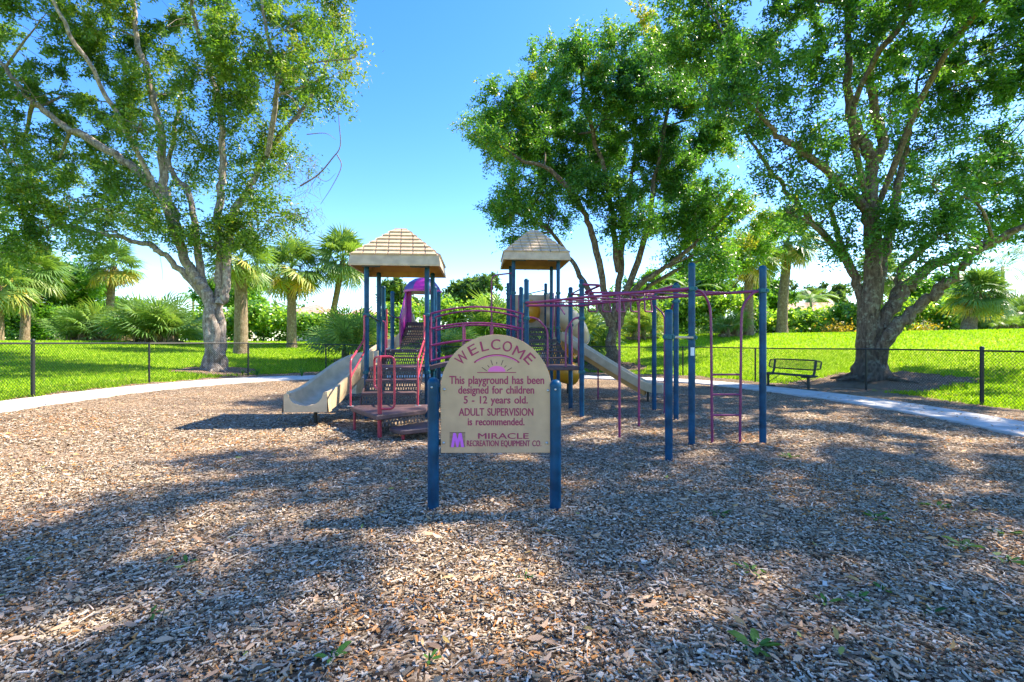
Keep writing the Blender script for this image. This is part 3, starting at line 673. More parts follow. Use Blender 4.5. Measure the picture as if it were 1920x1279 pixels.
outl = [(x0, zb), (x1, zb)]+[(cx_+rr*math.cos(a), zc+rr*math.sin(a)) for a in np.linspace(0, math.pi, 49)]
outl[0] = (x0+.004, zb); outl[1] = (x1-.004, zb)
b = MB(); n = len(outl); oc = np.array(outl).mean(0)
ring = lambda y, q: [(oc[0]+(x-oc[0])*q, y, oc[1]+(z-oc[1])*q) for x, z in outl]
vs = ring(-.010, .996)+ring(-.007, 1)+ring(.007, 1)+ring(.010, .996)
fs = [(i*n+k, i*n+(k+1) % n, (i+1)*n+(k+1) % n, (i+1)*n+k) for i in range(3) for k in range(n)]+[tuple(range(n))[::-1], tuple(3*n+k for k in range(n))]
b.add(vs, fs); panel = b.build('sign_panel', M['sign'], SG)
YF = -.0112
def text(body, xa, xb, ybase, ytop, name='lettering', m='signink', wt=.008, rot=0, center=None, bold=.0011):
    cu = bpy.data.curves.new(name, 'FONT'); cu.body = body; cu.offset = wt; cu.extrude = .004; cu.resolution_u = 4; cu.space_word = 1.35
    to = bpy.data.objects.new('tmp', cu); COL.objects.link(to)
    bpy.context.view_layer.update()
    me = bpy.data.meshes.new_from_object(to.evaluated_get(bpy.context.evaluated_depsgraph_get()))
    bpy.data.objects.remove(to); me.name = name
    v = np.zeros(len(me.vertices)*3, 'f'); me.vertices.foreach_get('co', v); v = v.reshape(-1, 3)
    hcap = .729-0 if any(ch.isalnum() for ch in body) else .7
    w0, w1 = v[:, 0].min(), v[:, 0].max()
    if center is None:
        X = sx(xa)+(v[:, 0]-w0)/(w1-w0)*(sx(xb)-sx(xa)); Z = sz(ybase)+v[:, 1]/hcap*(sz(ytop)-sz(ybase))
    else:
        lw, lh = xa*K/3.3667, xb*K/3.3667
        x_ = (v[:, 0]-w0)/(w1-w0)*lw-lw/2; y0, y1 = v[:, 1].min(), v[:, 1].max(); y_ = (v[:, 1]-y0)/(y1-y0)*lh-lh/2
        X = sx(center[0])+x_*math.cos(rot)+y_*math.sin(rot); Z = sz(center[1])-x_*math.sin(rot)+y_*math.cos(rot)
    Y = YF-v[:, 2]*.25; base_ = np.c_[X, Y, Z]; fl = [tuple(p.vertices) for p in me.polygons]; bpy.data.meshes.remove(me); b = MB()
    for q, (dx, dz) in enumerate(((0, 0), (bold, bold*.4), (-bold, -bold*.4))): b.add(base_+[dx, -.00012*q, dz], fl)
    return b.build(name, M[m], panel, smooth=False)
text('This playground has been', 212, 808, 403, 350); text('designed for children', 268, 745, 464, 413)
text('5 - 12 years old.', 303, 705, 526, 477); text('ADULT SUPERVISION', 272, 740, 603, 553, wt=.004); text('is recommended.', 328, 684, 663, 615)
text('MIRACLE', 393, 710, 748, 711, wt=.0); text('RECREATION EQUIPMENT CO.', 322, 790, 795, 757, wt=.0)
for ch, x, y, wd, ht in (('W', 290, 240, 74, 64), ('E', 360, 188, 52, 64), ('L', 432, 164, 46, 64), ('C', 503, 155, 58, 66), ('O', 577, 167, 58, 66), ('M', 648, 205, 66, 64), ('E', 716, 244, 52, 64)):
    text(ch, wd, ht, 0, 0, rot=math.asin(max(-1, min(1, (x-503)/299))), center=(x, y), wt=.0)
def flat(pts, name, m, y=YF-.001):
    b = MB(); n = len(pts); b.add([(sx(p[0]), y, sz(p[1])) for p in pts]+[(sx(p[0]), y+.0015, sz(p[1])) for p in pts], [tuple(range(n)), tuple(range(2*n-1, n-1, -1))]+[(k, n+k, n+(k+1) % n, (k+1) % n) for k in range(n)])
    return b
def strip(a, name, m, parent=panel):
    b = MB()
    for pts, wd in a:
        pts = np.array(pts, float); t = np.gradient(pts, axis=0); t /= np.linalg.norm(t, axis=1)[:, None]; nn = np.c_[-t[:, 1], t[:, 0]]
        wdv = np.full(len(pts), wd) if np.isscalar(wd) else np.array(wd)
        L, Rr = pts+nn*wdv[:, None]/2, pts-nn*wdv[:, None]/2
        vs = [(sx(p[0]), YF-.001, sz(p[1])) for p in L]+[(sx(p[0]), YF-.001, sz(p[1])) for p in Rr]; n = len(pts)
        b.add(vs, [(k, k+1, n+k+1, n+k) for k in range(n-1)])
    return b.build(name, M[m], parent, smooth=False)
aa = np.linspace(-.64, .64, 31)
strip([([(510+238*math.sin(a), 460-238*math.cos(a)) for a in aa], 11*np.cos(aa*1.1)+2)], 'arc_line', 'signink')
strip([([(510+236*math.sin(a), 461-236*math.cos(a)) for a in aa*.9], 4)], 'arc_highlight', 'pink').location.y = -.001
b = flat([(510+55*math.cos(a), 326-36*math.sin(a)) for a in np.linspace(0, math.pi, 21)], 'sun_disc', 'pink'); b.build('sun_emblem', M['pink'], panel, smooth=False)
strip([([(387, 331), (632, 331)], 5)], 'ground_line', 'signink')
strip([([a, c], 4) for a, c in (((473, 252), (484, 285)), ((510, 265), (510, 279)), ((550, 253), (538, 284)), ((452, 286), (463, 299)), ((416, 299), (447, 320)), ((570, 287), (558, 299)), ((605, 301), (574, 320)))], 'sun_rays', 'darkink')
strip([([(213, y), (312, y)], 3.4) for y in np.linspace(709, 798, 12)], 'logo_stripes', 'darkink')
b = flat([(222, 801), (236, 715), (244, 710), (254, 715), (263, 752), (271, 715), (281, 710), (290, 715), (305, 801), (286, 801), (279, 755), (268, 801), (257, 801), (247, 755), (240, 801)], 'logo', 'violet', YF-.003); b.build('logo', M['violet'], panel, smooth=False)
for x, y in ((180, 438), (832, 445), (175, 775), (825, 775)):
    b = MB(); b.lathe([(.012, 0), (.011, -.005), (.005, -.010), (.0005, -.011)], (sx(x), -.010, sz(y)), 14, 1); b.build('bolt', M['steel'], panel)

# ------------------------------------------------------------------ chain-link fence
FN = empty('chain_link_fence', (0, 0, 0)); tag(FN, 'black chain-link fence with round posts and top rail running round the playground yard', 'fence')
FH = 1.20
def ftop(p): return h1(*p)+FH
seg_pts = []
for a, c in zip(FENCE, FENCE[1:]):
    n = max(1, int(round(np.linalg.norm(c-a)/3.9)))
    for k in range(n): seg_pts.append(a+(c-a)*k/n)
seg_pts.append(FENCE[-1])
BIG = {tuple(FENCE[2]), tuple(FENCE[12])}
for p in seg_pts:
    big = tuple(p) in BIG; r = .038 if big else .027; z = h1(*p)
    b = MB(); b.lathe([(r, z-.2), (r, z+FH+(.03 if big else -.01))], (p[0], p[1], 0), 14); po = b.build('post', M['fence'], FN)
    if big:
        b = MB(); b.lathe([(r+.006, z+FH+.02), (r+.006, z+FH+.05), (r*.7, z+FH+.075), (.003, z+FH+.082)], (p[0], p[1], 0), 14); b.build('post_cap', M['fence'], po)
for a, c in zip(seg_pts, seg_pts[1:]):
    n = 5; pts = [a+(c-a)*t for t in np.linspace(0, 1, n)]
    b = MB(); b.tube([(p[0], p[1], ftop(p)-.02) for p in pts], .02, 8); b.build('top_rail', M['fence'], FN)
    L = np.linalg.norm(c-a); e = np.append((c-a)/L, 0); za, zc = h1(*a), h1(*c); pitch = .075; hh = FH-.06
    nrm = np.array([-e[1], e[0], 0]); Vq = []
    for sgn in (1, -1):
        for s in np.arange(-hh, L+hh, pitch):
            t0, t1 = (s, s+hh) if sgn > 0 else (s+hh, s); lo, hi = 0., 1.
            if t1 != t0:
                ks = sorted([(0-t0)/(t1-t0), (L-t0)/(t1-t0)]); lo = max(0, ks[0]); hi = min(1, ks[1])
            if hi-lo < .01: continue
            q = []
            for kk in (lo, hi):
                s_ = t0+(t1-t0)*kk; zz = za+(zc-za)*s_/L+.03+hh*kk; q.append(np.array([a[0], a[1], 0])+e*s_+np.array([0, 0, zz])+nrm*.003*sgn)
            w_ = .0034; d_ = unit(q[1]-q[0]); sd_ = np.cross(d_, nrm)
            Vq.append([q[0]-sd_*w_, q[1]-sd_*w_, q[1]+sd_*w_, q[0]+sd_*w_]); Vq.append([q[0]-nrm*w_, q[1]-nrm*w_, q[1]+nrm*w_, q[0]+nrm*w_])
    quads('wire_mesh', np.array(Vq), np.zeros(len(Vq)), M['fence'], FN)

# ------------------------------------------------------------------ bench
bA, bB = np.array([8.05, 15.2]), np.array([8.42, 13.75]); mid_ = (bA+bB)/2; ang = math.atan2(bB[1]-bA[1], bB[0]-bA[0])
BN = empty('park_bench', (mid_[0], mid_[1], h1(*mid_)), ang); tag(BN, 'dark metal mesh park bench with rounded back beside the concrete path', 'bench')
L = 1.9; SZ = .44
for s_ in (-.75, .75):
    b = MB(); b.tube([(s_, 0, -.05), (s_, 0, SZ-.05)], .038, 12); lg = b.build('leg', M['bench'], BN)
    b = MB(); b.box((s_-.05, -.26, .0), (s_+.05, .24, .05), .01); b.build('foot', M['bench'], lg)
    b = MB(); b.box((s_-.035, -.22, SZ-.075), (s_+.035, .22, SZ-.03), .006); b.build('seat_arm', M['bench'], lg)
    b = MB(); b.tube([(s_, .17, SZ-.05), (s_, .22, SZ+.1), (s_, .27, SZ+.42)], .034, 10); b.build('back_support', M['bench'], lg)
    b = MB(); b.tube([(s_, .02, .14), (s_*.35, .0, SZ-.03)], .011, 8); b.build('brace', M['bench'], lg)
def mesh_panel(name, f, wu, wv):
    b = MB()
    ring_ = [f(u, v) for u, v in [(wu*.5*math.copysign(min(1, abs(1.16*math.cos(a))**.35), math.cos(a)), wv*.5*math.copysign(abs(math.sin(a))**.6, math.sin(a))) for a in np.linspace(0, 2*math.pi, 49)]]
    b.tube(ring_, .018, 8, False)
    for v in np.linspace(-.42, .42, 7): b.tube([f(-wu*.485, wv*v), f(wu*.485, wv*v)], .005, 4)
    for u in np.linspace(-.485, .485, 52): b.tube([f(wu*u, -wv*.48), f(wu*u, wv*.48)], .0045, 4)
    for u in (-.395, .395): b.tube([f(wu*u, -wv*.5), f(wu*u, wv*.5)], .012, 6)
    return b.build(name, M['bench'], BN)
mesh_panel('seat', lambda u, v: (u, v-.02, SZ-.01-.02*math.cos(v*6)), L, .42)
mesh_panel('backrest', lambda u, v: (u, .235+v*.22, SZ+.28+v*.95), L, .30)

# ------------------------------------------------------------------ trees
def leaves(P_, L, Wd, up=.5, r=rng):
    N = len(P_); ax = unit(r.normal(size=(N, 3))*[1, 1, .7]-[0, 0, .18]); nr = r.normal(size=(N, 3))+[0, 0, up*2]; sd_ = unit(np.cross(ax, nr)); nr = unit(np.cross(sd_, ax))
    l = (L*(.5+1.0*r.random(N)))[:, None]; w_ = (Wd*(.7+.6*r.random(N)))[:, None]
    return np.stack([P_, P_+ax*l*.45+sd_*w_*.5+nr*w_*.12, P_+ax*l-nr*l*.08, P_+ax*l*.45-sd_*w_*.5+nr*w_*.12], 1)

def tree(name, label, limbs, blobs, nleaf, bark, leafm, L=.12, Wd=.05, seed=1, clus=12, sig=.42, group=None, cat='tree', base=None, flare=None, twigs=None, tint_fn=None, sp=2):
    r = np.random.default_rng(seed)
    root = empty(name, base); tag(root, label, cat, group); b0 = np.array(base)
    tb = MB(); sk = []; skr = []
    for pts, r0, r1 in limbs:
        pts = spline(pts, 6); n = len(pts); t = np.linspace(0, 1, n); pts = pts+np.r_[np.zeros((1, 3)), r.normal(size=(n-1, 3))*(.035*min(1, r0*6))]
        rad = r0*(1-t)**.8+r1*(1-(1-t)**.8)
        if flare and r0 >= flare[0]: rad = rad*(1+flare[1]*np.exp(-(pts[:, 2]-pts[0, 2])/.28))
        rad = rad*(1+.06*np.sin(t*23+r0*40))
        tb.tube(pts-b0, rad, 14 if r0 > .2 else 9); sk.append(pts[3:]); skr.append(rad[3:])
    if flare:
        for k in range(8):
            a = k*.785+r.random()*.5; o_ = np.array([math.cos(a), math.sin(a), 0]); q = flare[0]; l = q*(2.2+1.6*r.random())
            rp = np.array([o_*q*.55+[0, 0, .55*q+.35], o_*q*.95+[0, 0, .22], o_*q*1.45+[0, 0, .10], o_*l+[r.normal()*.1, r.normal()*.1, .0]])
            tb.tube(spline(rp, 4), np.linspace(q*.42, .035, 13), 9)
    SK = np.concatenate(sk); SR = np.concatenate(skr)
    wts = np.array([(bl[1].prod())**(2/3)*bl[2] for bl in blobs]); wts /= wts.sum(); LP = []; LT = []
    for (c, Rr, den), wt in zip(blobs, wts):
        nl = int(nleaf*wt)
        if nl < 5: continue
        d = np.linalg.norm(SK-c, axis=1)+np.maximum(0, SK[:, 2]-c[2])*1.2; j = int(d.argmin()); a = SK[j]; v = c-a; ln = np.linalg.norm(v)
        m_ = a+v*.5+r.normal(size=3)*ln*.08+[0, 0, ln*.06]; br = spline([a, m_, c, c+unit(v)*Rr.mean()*.6], 5); rb = min(SR[j]*.7, .018+.014*ln)
        tb.tube(br-b0, np.linspace(rb, .010, len(br)), 6)
        nc = max(4, int(clus*(.7+.6*r.random()))); q = unit(r.normal(size=(nc, 3)))*(r.random((nc, 1))**.38)*Rr+c
        per = nl//nc
        for p in q:
            k = int(np.linalg.norm(br-p, axis=1).argmin()); tb.tube(np.array([br[k], (br[k]+p)/2+r.normal(size=3)*.1+[0, 0, .05], p])-b0, [.012, .008, .004], 4, False)
            # leaves gather along a few short sprigs in each clump
            ns = 7; sd_ = unit(r.normal(size=(ns, 3))+unit(p-c)*.6)*sig*(.6+.9*r.random((ns, 1)))
            w_ = r.integers(0, ns, per); tt = r.random(per)**.8
            LP.append(p+sd_[w_]*tt[:, None]*1.5+r.normal(size=(per, 3))*sig*.17)
            base_t = .42+.16*r.normal()
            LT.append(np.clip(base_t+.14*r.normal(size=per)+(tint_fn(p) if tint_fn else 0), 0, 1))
    LP = np.concatenate(LP)-b0; LT = np.concatenate(LT)
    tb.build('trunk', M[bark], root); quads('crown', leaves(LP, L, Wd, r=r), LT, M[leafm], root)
    if twigs:
        t_ = MB()
        for p, r0 in twigs:
            q = t_ if r0 < .0075 else MB(); q.tube(spline(p, 5)-b0, np.linspace(r0, r0*.3, (len(p)-1)*5+1), 5, False)
            if q is not t_: q.build('bare_twig', M['twig'], root)
        tag(t_.build('hanging_moss', M['twig'], root), kind='stuff')
    return root

def limb(d0, d1, pts, r0, r1):
    n = len(pts); L_ = np.r_[0, np.cumsum([math.dist(a, b) for a, b in zip(pts, pts[1:])])]; t = L_/L_[-1]
    return (np.array([P(p[0], p[1], d0+(d1-d0)*s) for p, s in zip(pts, t)]), r0, r1)
def blob(px, py, rp, d, den=1., sq=.85):
    r_ = rp/F*d; return (P(px, py, d), np.array([r_, r_*1.05, r_*sq]), den)

# left tree
D = 18.4
r_ = np.random.default_rng(11)
l1_ = [limb(D, D, [(404, 716), (404, 640), (398, 585)], .28, .10),
       limb(D, D-.3, [(392, 712), (394, 640), (390, 560), (368, 520), (343, 480), (327, 405), (308, 360), (304, 263), (285, 188), (276, 128), (259, 86), (250, -40), (240, -120)], .22, .05),
       limb(D+.1, D+.5, [(415, 714), (414, 640), (410, 570), (413, 500), (409, 413), (417, 338), (413, 225), (390, 113), (368, 49), (350, -80)], .20, .05),
       limb(D-.1, D+1.5, [(398, 575), (385, 545), (372, 480), (353, 364), (319, 312), (330, 220), (350, 120)], .17, .04),
       limb(D, D-1.5, [(310, 372), (240, 308), (161, 259), (83, 210), (41, 169), (0, 116), (-60, 60)], .17, .03),
       limb(D, D+.8, [(412, 570), (424, 540), (432, 413), (465, 357), (495, 300), (518, 263), (563, 210), (589, 176), (615, 110)], .17, .03),
       limb(D, D-1, [(384, 556), (345, 512), (309, 479), (276, 459), (230, 446), (158, 431), (115, 423), (40, 430)], .13, .03),
       limb(D, D-2.2, [(500, 292), (520, 160), (500, 60), (480, -60)], .10, .03),
       limb(D, D-4, [(343, 480), (290, 350), (200, 180), (120, 40), (60, -80)], .11, .03)]
bl = [(60, 60, 100), (190, 60, 90), (320, 50, 95), (430, 60, 85), (535, 55, 85), (625, 60, 52), (655, 110, 30), (605, 150, 58), (560, 180, 50), (500, 160, 65), (410, 170, 70), (310, 175, 62), (190, 190, 78), (70, 190, 85),
      (15, 290, 75), (110, 300, 70), (205, 290, 62), (245, 350, 55), (420, 275, 50), (505, 255, 50), (540, 310, 40), (475, 345, 58), (530, 400, 42), (440, 430, 50), (385, 455, 42), (470, 430, 45), (300, 400, 48), (225, 400, 62), (130, 380, 75), (40, 390, 85),
      (330, 440, 34), (90, 450, 50), (170, 440, 40), (360, 330, 40), (450, 200, 45), (260, 240, 45), (350, 250, 40), (0, 480, 50)]
B1 = []
for x, y, q in bl: B1.append(blob(x, y, q*.92, D+r_.uniform(-2.6, 2.6), .62 if 500 < x < 600 and y > 280 else 1))
for x, y, q in ((0, -90, 110), (160, -80, 110), (330, -90, 110), (480, -80, 100), (590, -50, 70), (-80, 60, 100), (-110, 250, 110), (-90, 400, 90), (-70, 130, 90), (250, -190, 120), (420, -190, 110), (100, -200, 110)): B1.append(blob(x, y, q, D+r_.uniform(-2, 2), .8))
tw = [([P(563, 349, D), P(597, 327, D), P(623, 297, D), P(638, 274, D), P(636, 233, D), P(634, 205, D)], .035), ([P(632, 290, D), P(640, 312, D), P(623, 349, D), P(601, 383, D)], .025), ([P(575, 252, D), P(610, 250, D), P(630, 262, D)], .02), ([P(590, 330, D), P(612, 340, D), P(630, 325, D)], .015),
      ([P(15, 140, D-1.5), P(35, 170, D-1.5), P(20, 190, D-1.5)], .02), ([P(300, 480, D), P(305, 520, D), P(296, 545, D)], .008)]
for k in range(150):
    x, y = r_.uniform(500, 605), r_.uniform(285, 440); q = [P(x, y, D+r_.uniform(-1, 1))]
    for s_ in range(3): q.append(q[-1]+np.array([r_.normal()*.14, r_.normal()*.14, -.17]))
    tw.append((q, .007))
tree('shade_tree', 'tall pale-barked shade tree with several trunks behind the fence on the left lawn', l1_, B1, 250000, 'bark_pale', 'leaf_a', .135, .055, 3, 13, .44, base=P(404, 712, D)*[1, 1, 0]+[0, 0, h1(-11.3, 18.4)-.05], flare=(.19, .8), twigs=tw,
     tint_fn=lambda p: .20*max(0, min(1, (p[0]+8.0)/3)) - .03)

# middle tree
D = 24.2
l2_ = [limb(D, D, [(1147, 700), (1147, 640), (1150, 590)], .36, .12),
       limb(D, D-2, [(1144, 610), (1133, 540), (1110, 439), (1082, 372), (1026, 315), (986, 304), (930, 270)], .19, .04), limb(D, D+1, [(1150, 600), (1161, 529), (1172, 428), (1183, 360), (1190, 250), (1180, 130)], .19, .04),
       limb(D, D-1, [(1153, 600), (1178, 540), (1212, 439), (1228, 338), (1250, 220), (1260, 120)], .19, .04), limb(D, D-1.5, [(1155, 620), (1189, 545), (1234, 510), (1279, 478), (1347, 417), (1403, 366)], .18, .035),
       limb(D, D+1.5, [(1170, 580), (1234, 526), (1318, 484), (1375, 456)], .13, .03), limb(D, D+1, [(1142, 600), (1100, 540), (1065, 478), (1026, 428), (970, 400)], .17, .03), limb(D, D-2, [(1160, 510), (1140, 350), (1100, 200), (1085, 90)], .16, .03)]
bl = [(888, 238, 30), (925, 195, 42), (985, 152, 44), (1030, 105, 44), (1085, 70, 38), (1145, 62, 42), (1205, 70, 50), (955, 245, 52), (1015, 220, 58), (1080, 170, 60), (1150, 160, 60), (1220, 150, 60), (1280, 190, 62), (920, 275, 36), (985, 280, 45), (1055, 270, 52), (1130, 275, 52), (1205, 265, 55), (1285, 270, 58), (1345, 250, 45),
      (945, 350, 30), (930, 390, 28), (970, 395, 36), (1010, 365, 36), (1037, 405, 34), (1093, 350, 36), (1155, 350, 44), (1235, 350, 46), (1300, 335, 52), (1350, 370, 46), (1280, 405, 42), (965, 440, 22), (1330, 440, 40), (1395, 400, 40), (1240, 420, 26), (1000, 455, 22), (1430, 440, 36), (1380, 480, 38)]
bl += [(1100, 310, 45), (1050, 330, 38), (1170, 420, 36), (1205, 405, 34), (1290, 460, 36), (1340, 480, 34), (1250, 310, 45), (1010, 290, 40), (1320, 400, 42), (1110, 240, 45), (1180, 220, 48)]
B2 = [blob(x+(8 if x < 950 else 0), y+(24 if y < 160 else 6), q*.95, D+r_.uniform(-3, 3), 1.0) for x, y, q in bl]
for x, y, q in ((1250, 90, 50), (1320, 140, 50)): B2.append(blob(x, y, q, D+r_.uniform(-1, 2), .8))
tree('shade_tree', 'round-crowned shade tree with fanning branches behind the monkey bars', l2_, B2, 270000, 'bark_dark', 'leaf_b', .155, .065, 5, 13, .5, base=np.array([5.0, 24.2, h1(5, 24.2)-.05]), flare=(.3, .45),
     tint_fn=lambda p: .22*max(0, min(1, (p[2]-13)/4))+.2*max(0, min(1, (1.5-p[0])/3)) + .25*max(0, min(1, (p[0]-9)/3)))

# right tree
D = 16.0
l3_ = [limb(D, D, [(1632, 724), (1632, 660), (1634, 590)], .52, .22),
       limb(D, D-.5, [(1628, 690), (1630, 563), (1640, 467), (1628, 383), (1634, 304), (1606, 242), (1589, 169), (1594, 73), (1580, -60)], .31, .04),
       limb(D-.2, D-1, [(1634, 310), (1656, 265), (1638, 197), (1634, 124), (1651, 45), (1640, -80)], .18, .04), limb(D-.2, D-2.5, [(1630, 395), (1561, 332), (1499, 276), (1459, 253), (1400, 190)], .15, .03),
       limb(D, D+1, [(1626, 650), (1611, 546), (1583, 484), (1521, 417), (1482, 366), (1437, 310), (1392, 242)], .17, .03), limb(D+.5, D+1.5, [(1583, 478), (1561, 405), (1555, 327), (1530, 230)], .10, .03),
       limb(D+.1, D-1.5, [(1636, 690), (1655, 610), (1692, 548), (1717, 523), (1752, 495), (1805, 474), (1857, 456), (1920, 421), (2000, 380)], .22, .06), limb(D-.1, D-2.5, [(1640, 700), (1662, 635), (1717, 583), (1762, 541), (1805, 498), (1836, 467), (1900, 430)], .22, .05),
       limb(D+.2, D+1.5, [(1638, 670), (1658, 595), (1681, 548), (1692, 498), (1752, 446), (1783, 410), (1830, 330)], .17, .04), limb(D, D+1, [(1640, 560), (1660, 470), (1674, 417), (1685, 343), (1701, 270), (1720, 150)], .18, .04),
       (np.array([P(1634, 420, D), P(1600, 200, D-1.5), (10.2, 12.0, 10.2), (9.2, 9.0, 11.3), (8.6, 6.8, 11.6)]), .10, .03), (np.array([P(1640, 400, D), (12.2, 13.6, 9.5), (12.4, 10.5, 11), (12.0, 7.5, 11.6)]), .10, .03)]  # last two limbs added to carry the unseen shading boughs
bl = [(1275, 70, 62), (1360, 50, 80), (1470, 50, 85), (1590, 45, 85), (1700, 50, 90), (1820, 60, 95), (1920, 60, 80), (1300, 120, 45), (1375, 150, 62), (1440, 140, 60), (1520, 160, 50), (1700, 170, 62), (1790, 170, 72), (1890, 160, 50), (1420, 235, 48), (1370, 200, 36), (1460, 310, 42), (1530, 250, 42), (1590, 250, 36), (1560, 390, 46), (1505, 370, 38), (1735, 270, 56), (1830, 310, 70), (1905, 330, 66), (1765, 360, 62), (1860, 400, 60), (1700, 420, 52), (1785, 450, 44), (1590, 455, 40), (1690, 330, 36), (1620, 120, 45), (1660, 220, 30), (1720, 490, 30), (1660, 400, 26), (1845, 450, 36), (1600, 330, 30), (1480, 400, 26)]
B3 = [blob(x, y, q*.98, D+r_.uniform(-3, 2), 1.0) for x, y, q in bl]
for x, y, q in ((2000, 100, 100), (2000, 300, 100), (1960, 420, 60), (1400, -80, 90), (1550, -90, 100), (1700, -100, 110), (1870, -90, 110), (1300, -30, 60), (2050, -50, 110)): B3.append(blob(x, y, q, D+r_.uniform(-3, 2), .8))
for x, y, z, q, dn in ((7.2, 5.9, 11.6, 1.1, 1), (7.8, 4.9, 11.5, .9, 1), (9.0, 4.9, 11.4, .75, 1), (10.4, 5.0, 11.5, .8, 1), (11.8, 5.5, 11.5, .9, 1), (8.3, 6.5, 11.6, .6, 1), (10.9, 6.6, 11.6, .6, 1), (12.2, 7.4, 11.3, .9, 1), (9.5, 8.9, 11.5, 1.0, 1), (11.6, 9.0, 11.5, 1.0, 1), (13.9, 8.0, 11.2, 1.1, 1), (6.4, 7.2, 11.9, 1.0, 1), (8.4, 7.8, 11.6, 1.3, 1.1), (10.4, 7.9, 11.6, 1.35, 1.1), (12.6, 6.6, 11.5, 1.3, 1), (13.3, 5.0, 11.4, 1.2, 1), (8.4, 4.4, 11.5, .9, 1), (10.1, 4.3, 11.5, 1.0, 1), (11.6, 4.5, 11.6, .9, 1), (8.8, 9.7, 11.4, 1.4, 1), (10.9, 9.8, 11.3, 1.3, 1), (12.9, 8.3, 11.5, 1.4, .9), (13.2, 10.5, 11.0, 1.5, .9), (9.6, 11.8, 11.0, 1.3, .9), (14.6, 6.6, 11.2, 1.4, 1), (12.0, 12.2, 11, 1.4, .9), (7.4, 9.1, 11.4, 1.1, 1), (15, 9.2, 11, 1.5, .9), (17, 10.8, 11, 1.5, 1), (17.6, 13.4, 11, 1.6, 1), (16.2, 12.2, 10.6, 1.3, 1), (18.2, 15.6, 10.6, 1.6, 1), (17.0, 8.6, 11.3, 1.5, 1)):  # unseen boughs overhead, added and spaced to shade the mulch and path
    B3.append((np.array([x, y, z]), np.array([q, q, q*.6])*.94, dn*.95))
tree('shade_tree', 'large dark-barked shade tree with a thick forking trunk and roots beside the bench', l3_, B3, 290000, 'bark_dark', 'leaf_b', .13, .055, 8, 13, .42, base=np.array([11.86, 16.0, h1(11.86, 16)-.05]), flare=(.45, .55),
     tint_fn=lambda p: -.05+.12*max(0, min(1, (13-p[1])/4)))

# background trees
def simple_tree(px, py0, py1, rpx, d, label, leafm='leaf_far', n=14000, L=.34, seed=1, bark='bark_dark', group=None, name='background_tree', nb=10, sq=.6, z0=None):
    r = np.random.default_rng(seed); x = (px-CX)/F*d; zb_ = h1(x, d) if z0 is None else z0
    top = P(px, py1, d); bot = P(px, py0, d); Rx = rpx/F*d; cz = (top[2]+bot[2])/2; rz = abs(top[2]-bot[2])/2
    base = np.array([x, d, zb_-.1]); lm = [(np.array([base, base+[.1, 0, (cz-zb_)*.6], [x+.2, d, cz+rz*.4]]), .22, .06)]
    for k in range(4):
        a = k*1.57+r.random(); lm.append((np.array([base+[0, 0, (cz-zb_)*.5], [x+math.cos(a)*Rx*.4, d+math.sin(a)*Rx*.4, cz], [x+math.cos(a)*Rx*.75, d+math.sin(a)*Rx*.7, cz+rz*.3]]), .10, .03))
    bs = []
    for k in range(nb):
        v = unit(r.normal(size=3))*r.random()**.45; c = np.array([x, d, cz])+v*np.array([Rx, Rx*.9, rz])*.78; q = min(Rx, rz)*r.uniform(.32, .55); bs.append((c, np.array([q*1.15, q*1.1, q*sq*1.2]), 1.))
    return tree(name, label, lm, bs, n, bark, leafm, L, L*.55, seed+20, 10, max(.35, min(Rx, rz)*.16), base=base, group=group)
simple_tree(885, 590, 508, 58, 75, 'far flat-topped dark tree rising behind the bridge between the towers', n=16000, L=.5, seed=31, sq=.5, nb=14)
simple_tree(748, 600, 520, 42, 62, 'far grey-green round tree seen between the posts of the nearer roofed tower', n=12000, L=.45, seed=32, nb=12)
simple_tree(815, 610, 560, 26, 64, 'small far green tree between the purple hood and the arched bridge', 'leaf_bright', n=6000, L=.4, seed=33)
simple_tree(20, 640, 430, 120, 33, 'dense green tree at the left edge behind the leaning palm', 'leaf_bright', n=30000, L=.22, seed=34, nb=18)
simple_tree(130, 640, 455, 75, 36, 'bright bushy tree behind the small curved palm on the left', 'leaf_bright', n=24000, L=.22, seed=35, nb=14)
simple_tree(440, 610, 480, 60, 46, 'mid-green tree behind the pale forked trunk', 'leaf_bright', n=16000, L=.3, seed=36)
simple_tree(235, 605, 545, 40, 60, 'low grey-green tree beyond the palmetto clump on the left', n=8000, L=.4, seed=37)
simple_tree(1465, 600, 520, 34, 62, 'far hazy green tree left of the thick right trunk', n=9000, L=.4, seed=38)
simple_tree(1545, 590, 525, 55, 72, 'far blue-green tree close beside the thick right trunk', n=10000, L=.45, seed=39)
simple_tree(1720, 600, 500, 60, 45, 'green tree behind the low spreading limbs on the right', 'leaf_bright', n=16000, L=.3, seed=40)
simple_tree(1010, 620, 560, 50, 60, 'low tree behind the yellow bubble window', n=8000, L=.4, seed=41)
simple_tree(1240, 610, 500, 55, 42, 'yellowish green tree behind the overhead bars', 'leaf_bright', n=15000, L=.26, seed=42)
simple_tree(1350, 600, 480, 60, 40, 'leafy tree behind the two tall freestanding posts', 'leaf_bright', n=18000, L=.24, seed=43)
simple_tree(1190, 600, 520, 48, 46, 'pale green tree just right of the middle trunk beyond the lawn', 'leaf_bright', n=12000, L=.28, seed=44)
simple_tree(1300, 600, 470, 58, 48, 'tall yellow-green tree above the ring ladder', 'leaf_bright', n=16000, L=.28, seed=45)
simple_tree(1430, 600, 500, 48, 46, 'leafy tree between the two mound palms', 'leaf_bright', n=12000, L=.28, seed=46)
simple_tree(1790, 590, 500, 55, 50, 'green tree left of the stout booted palm', 'leaf_bright', n=12000, L=.3, seed=47)
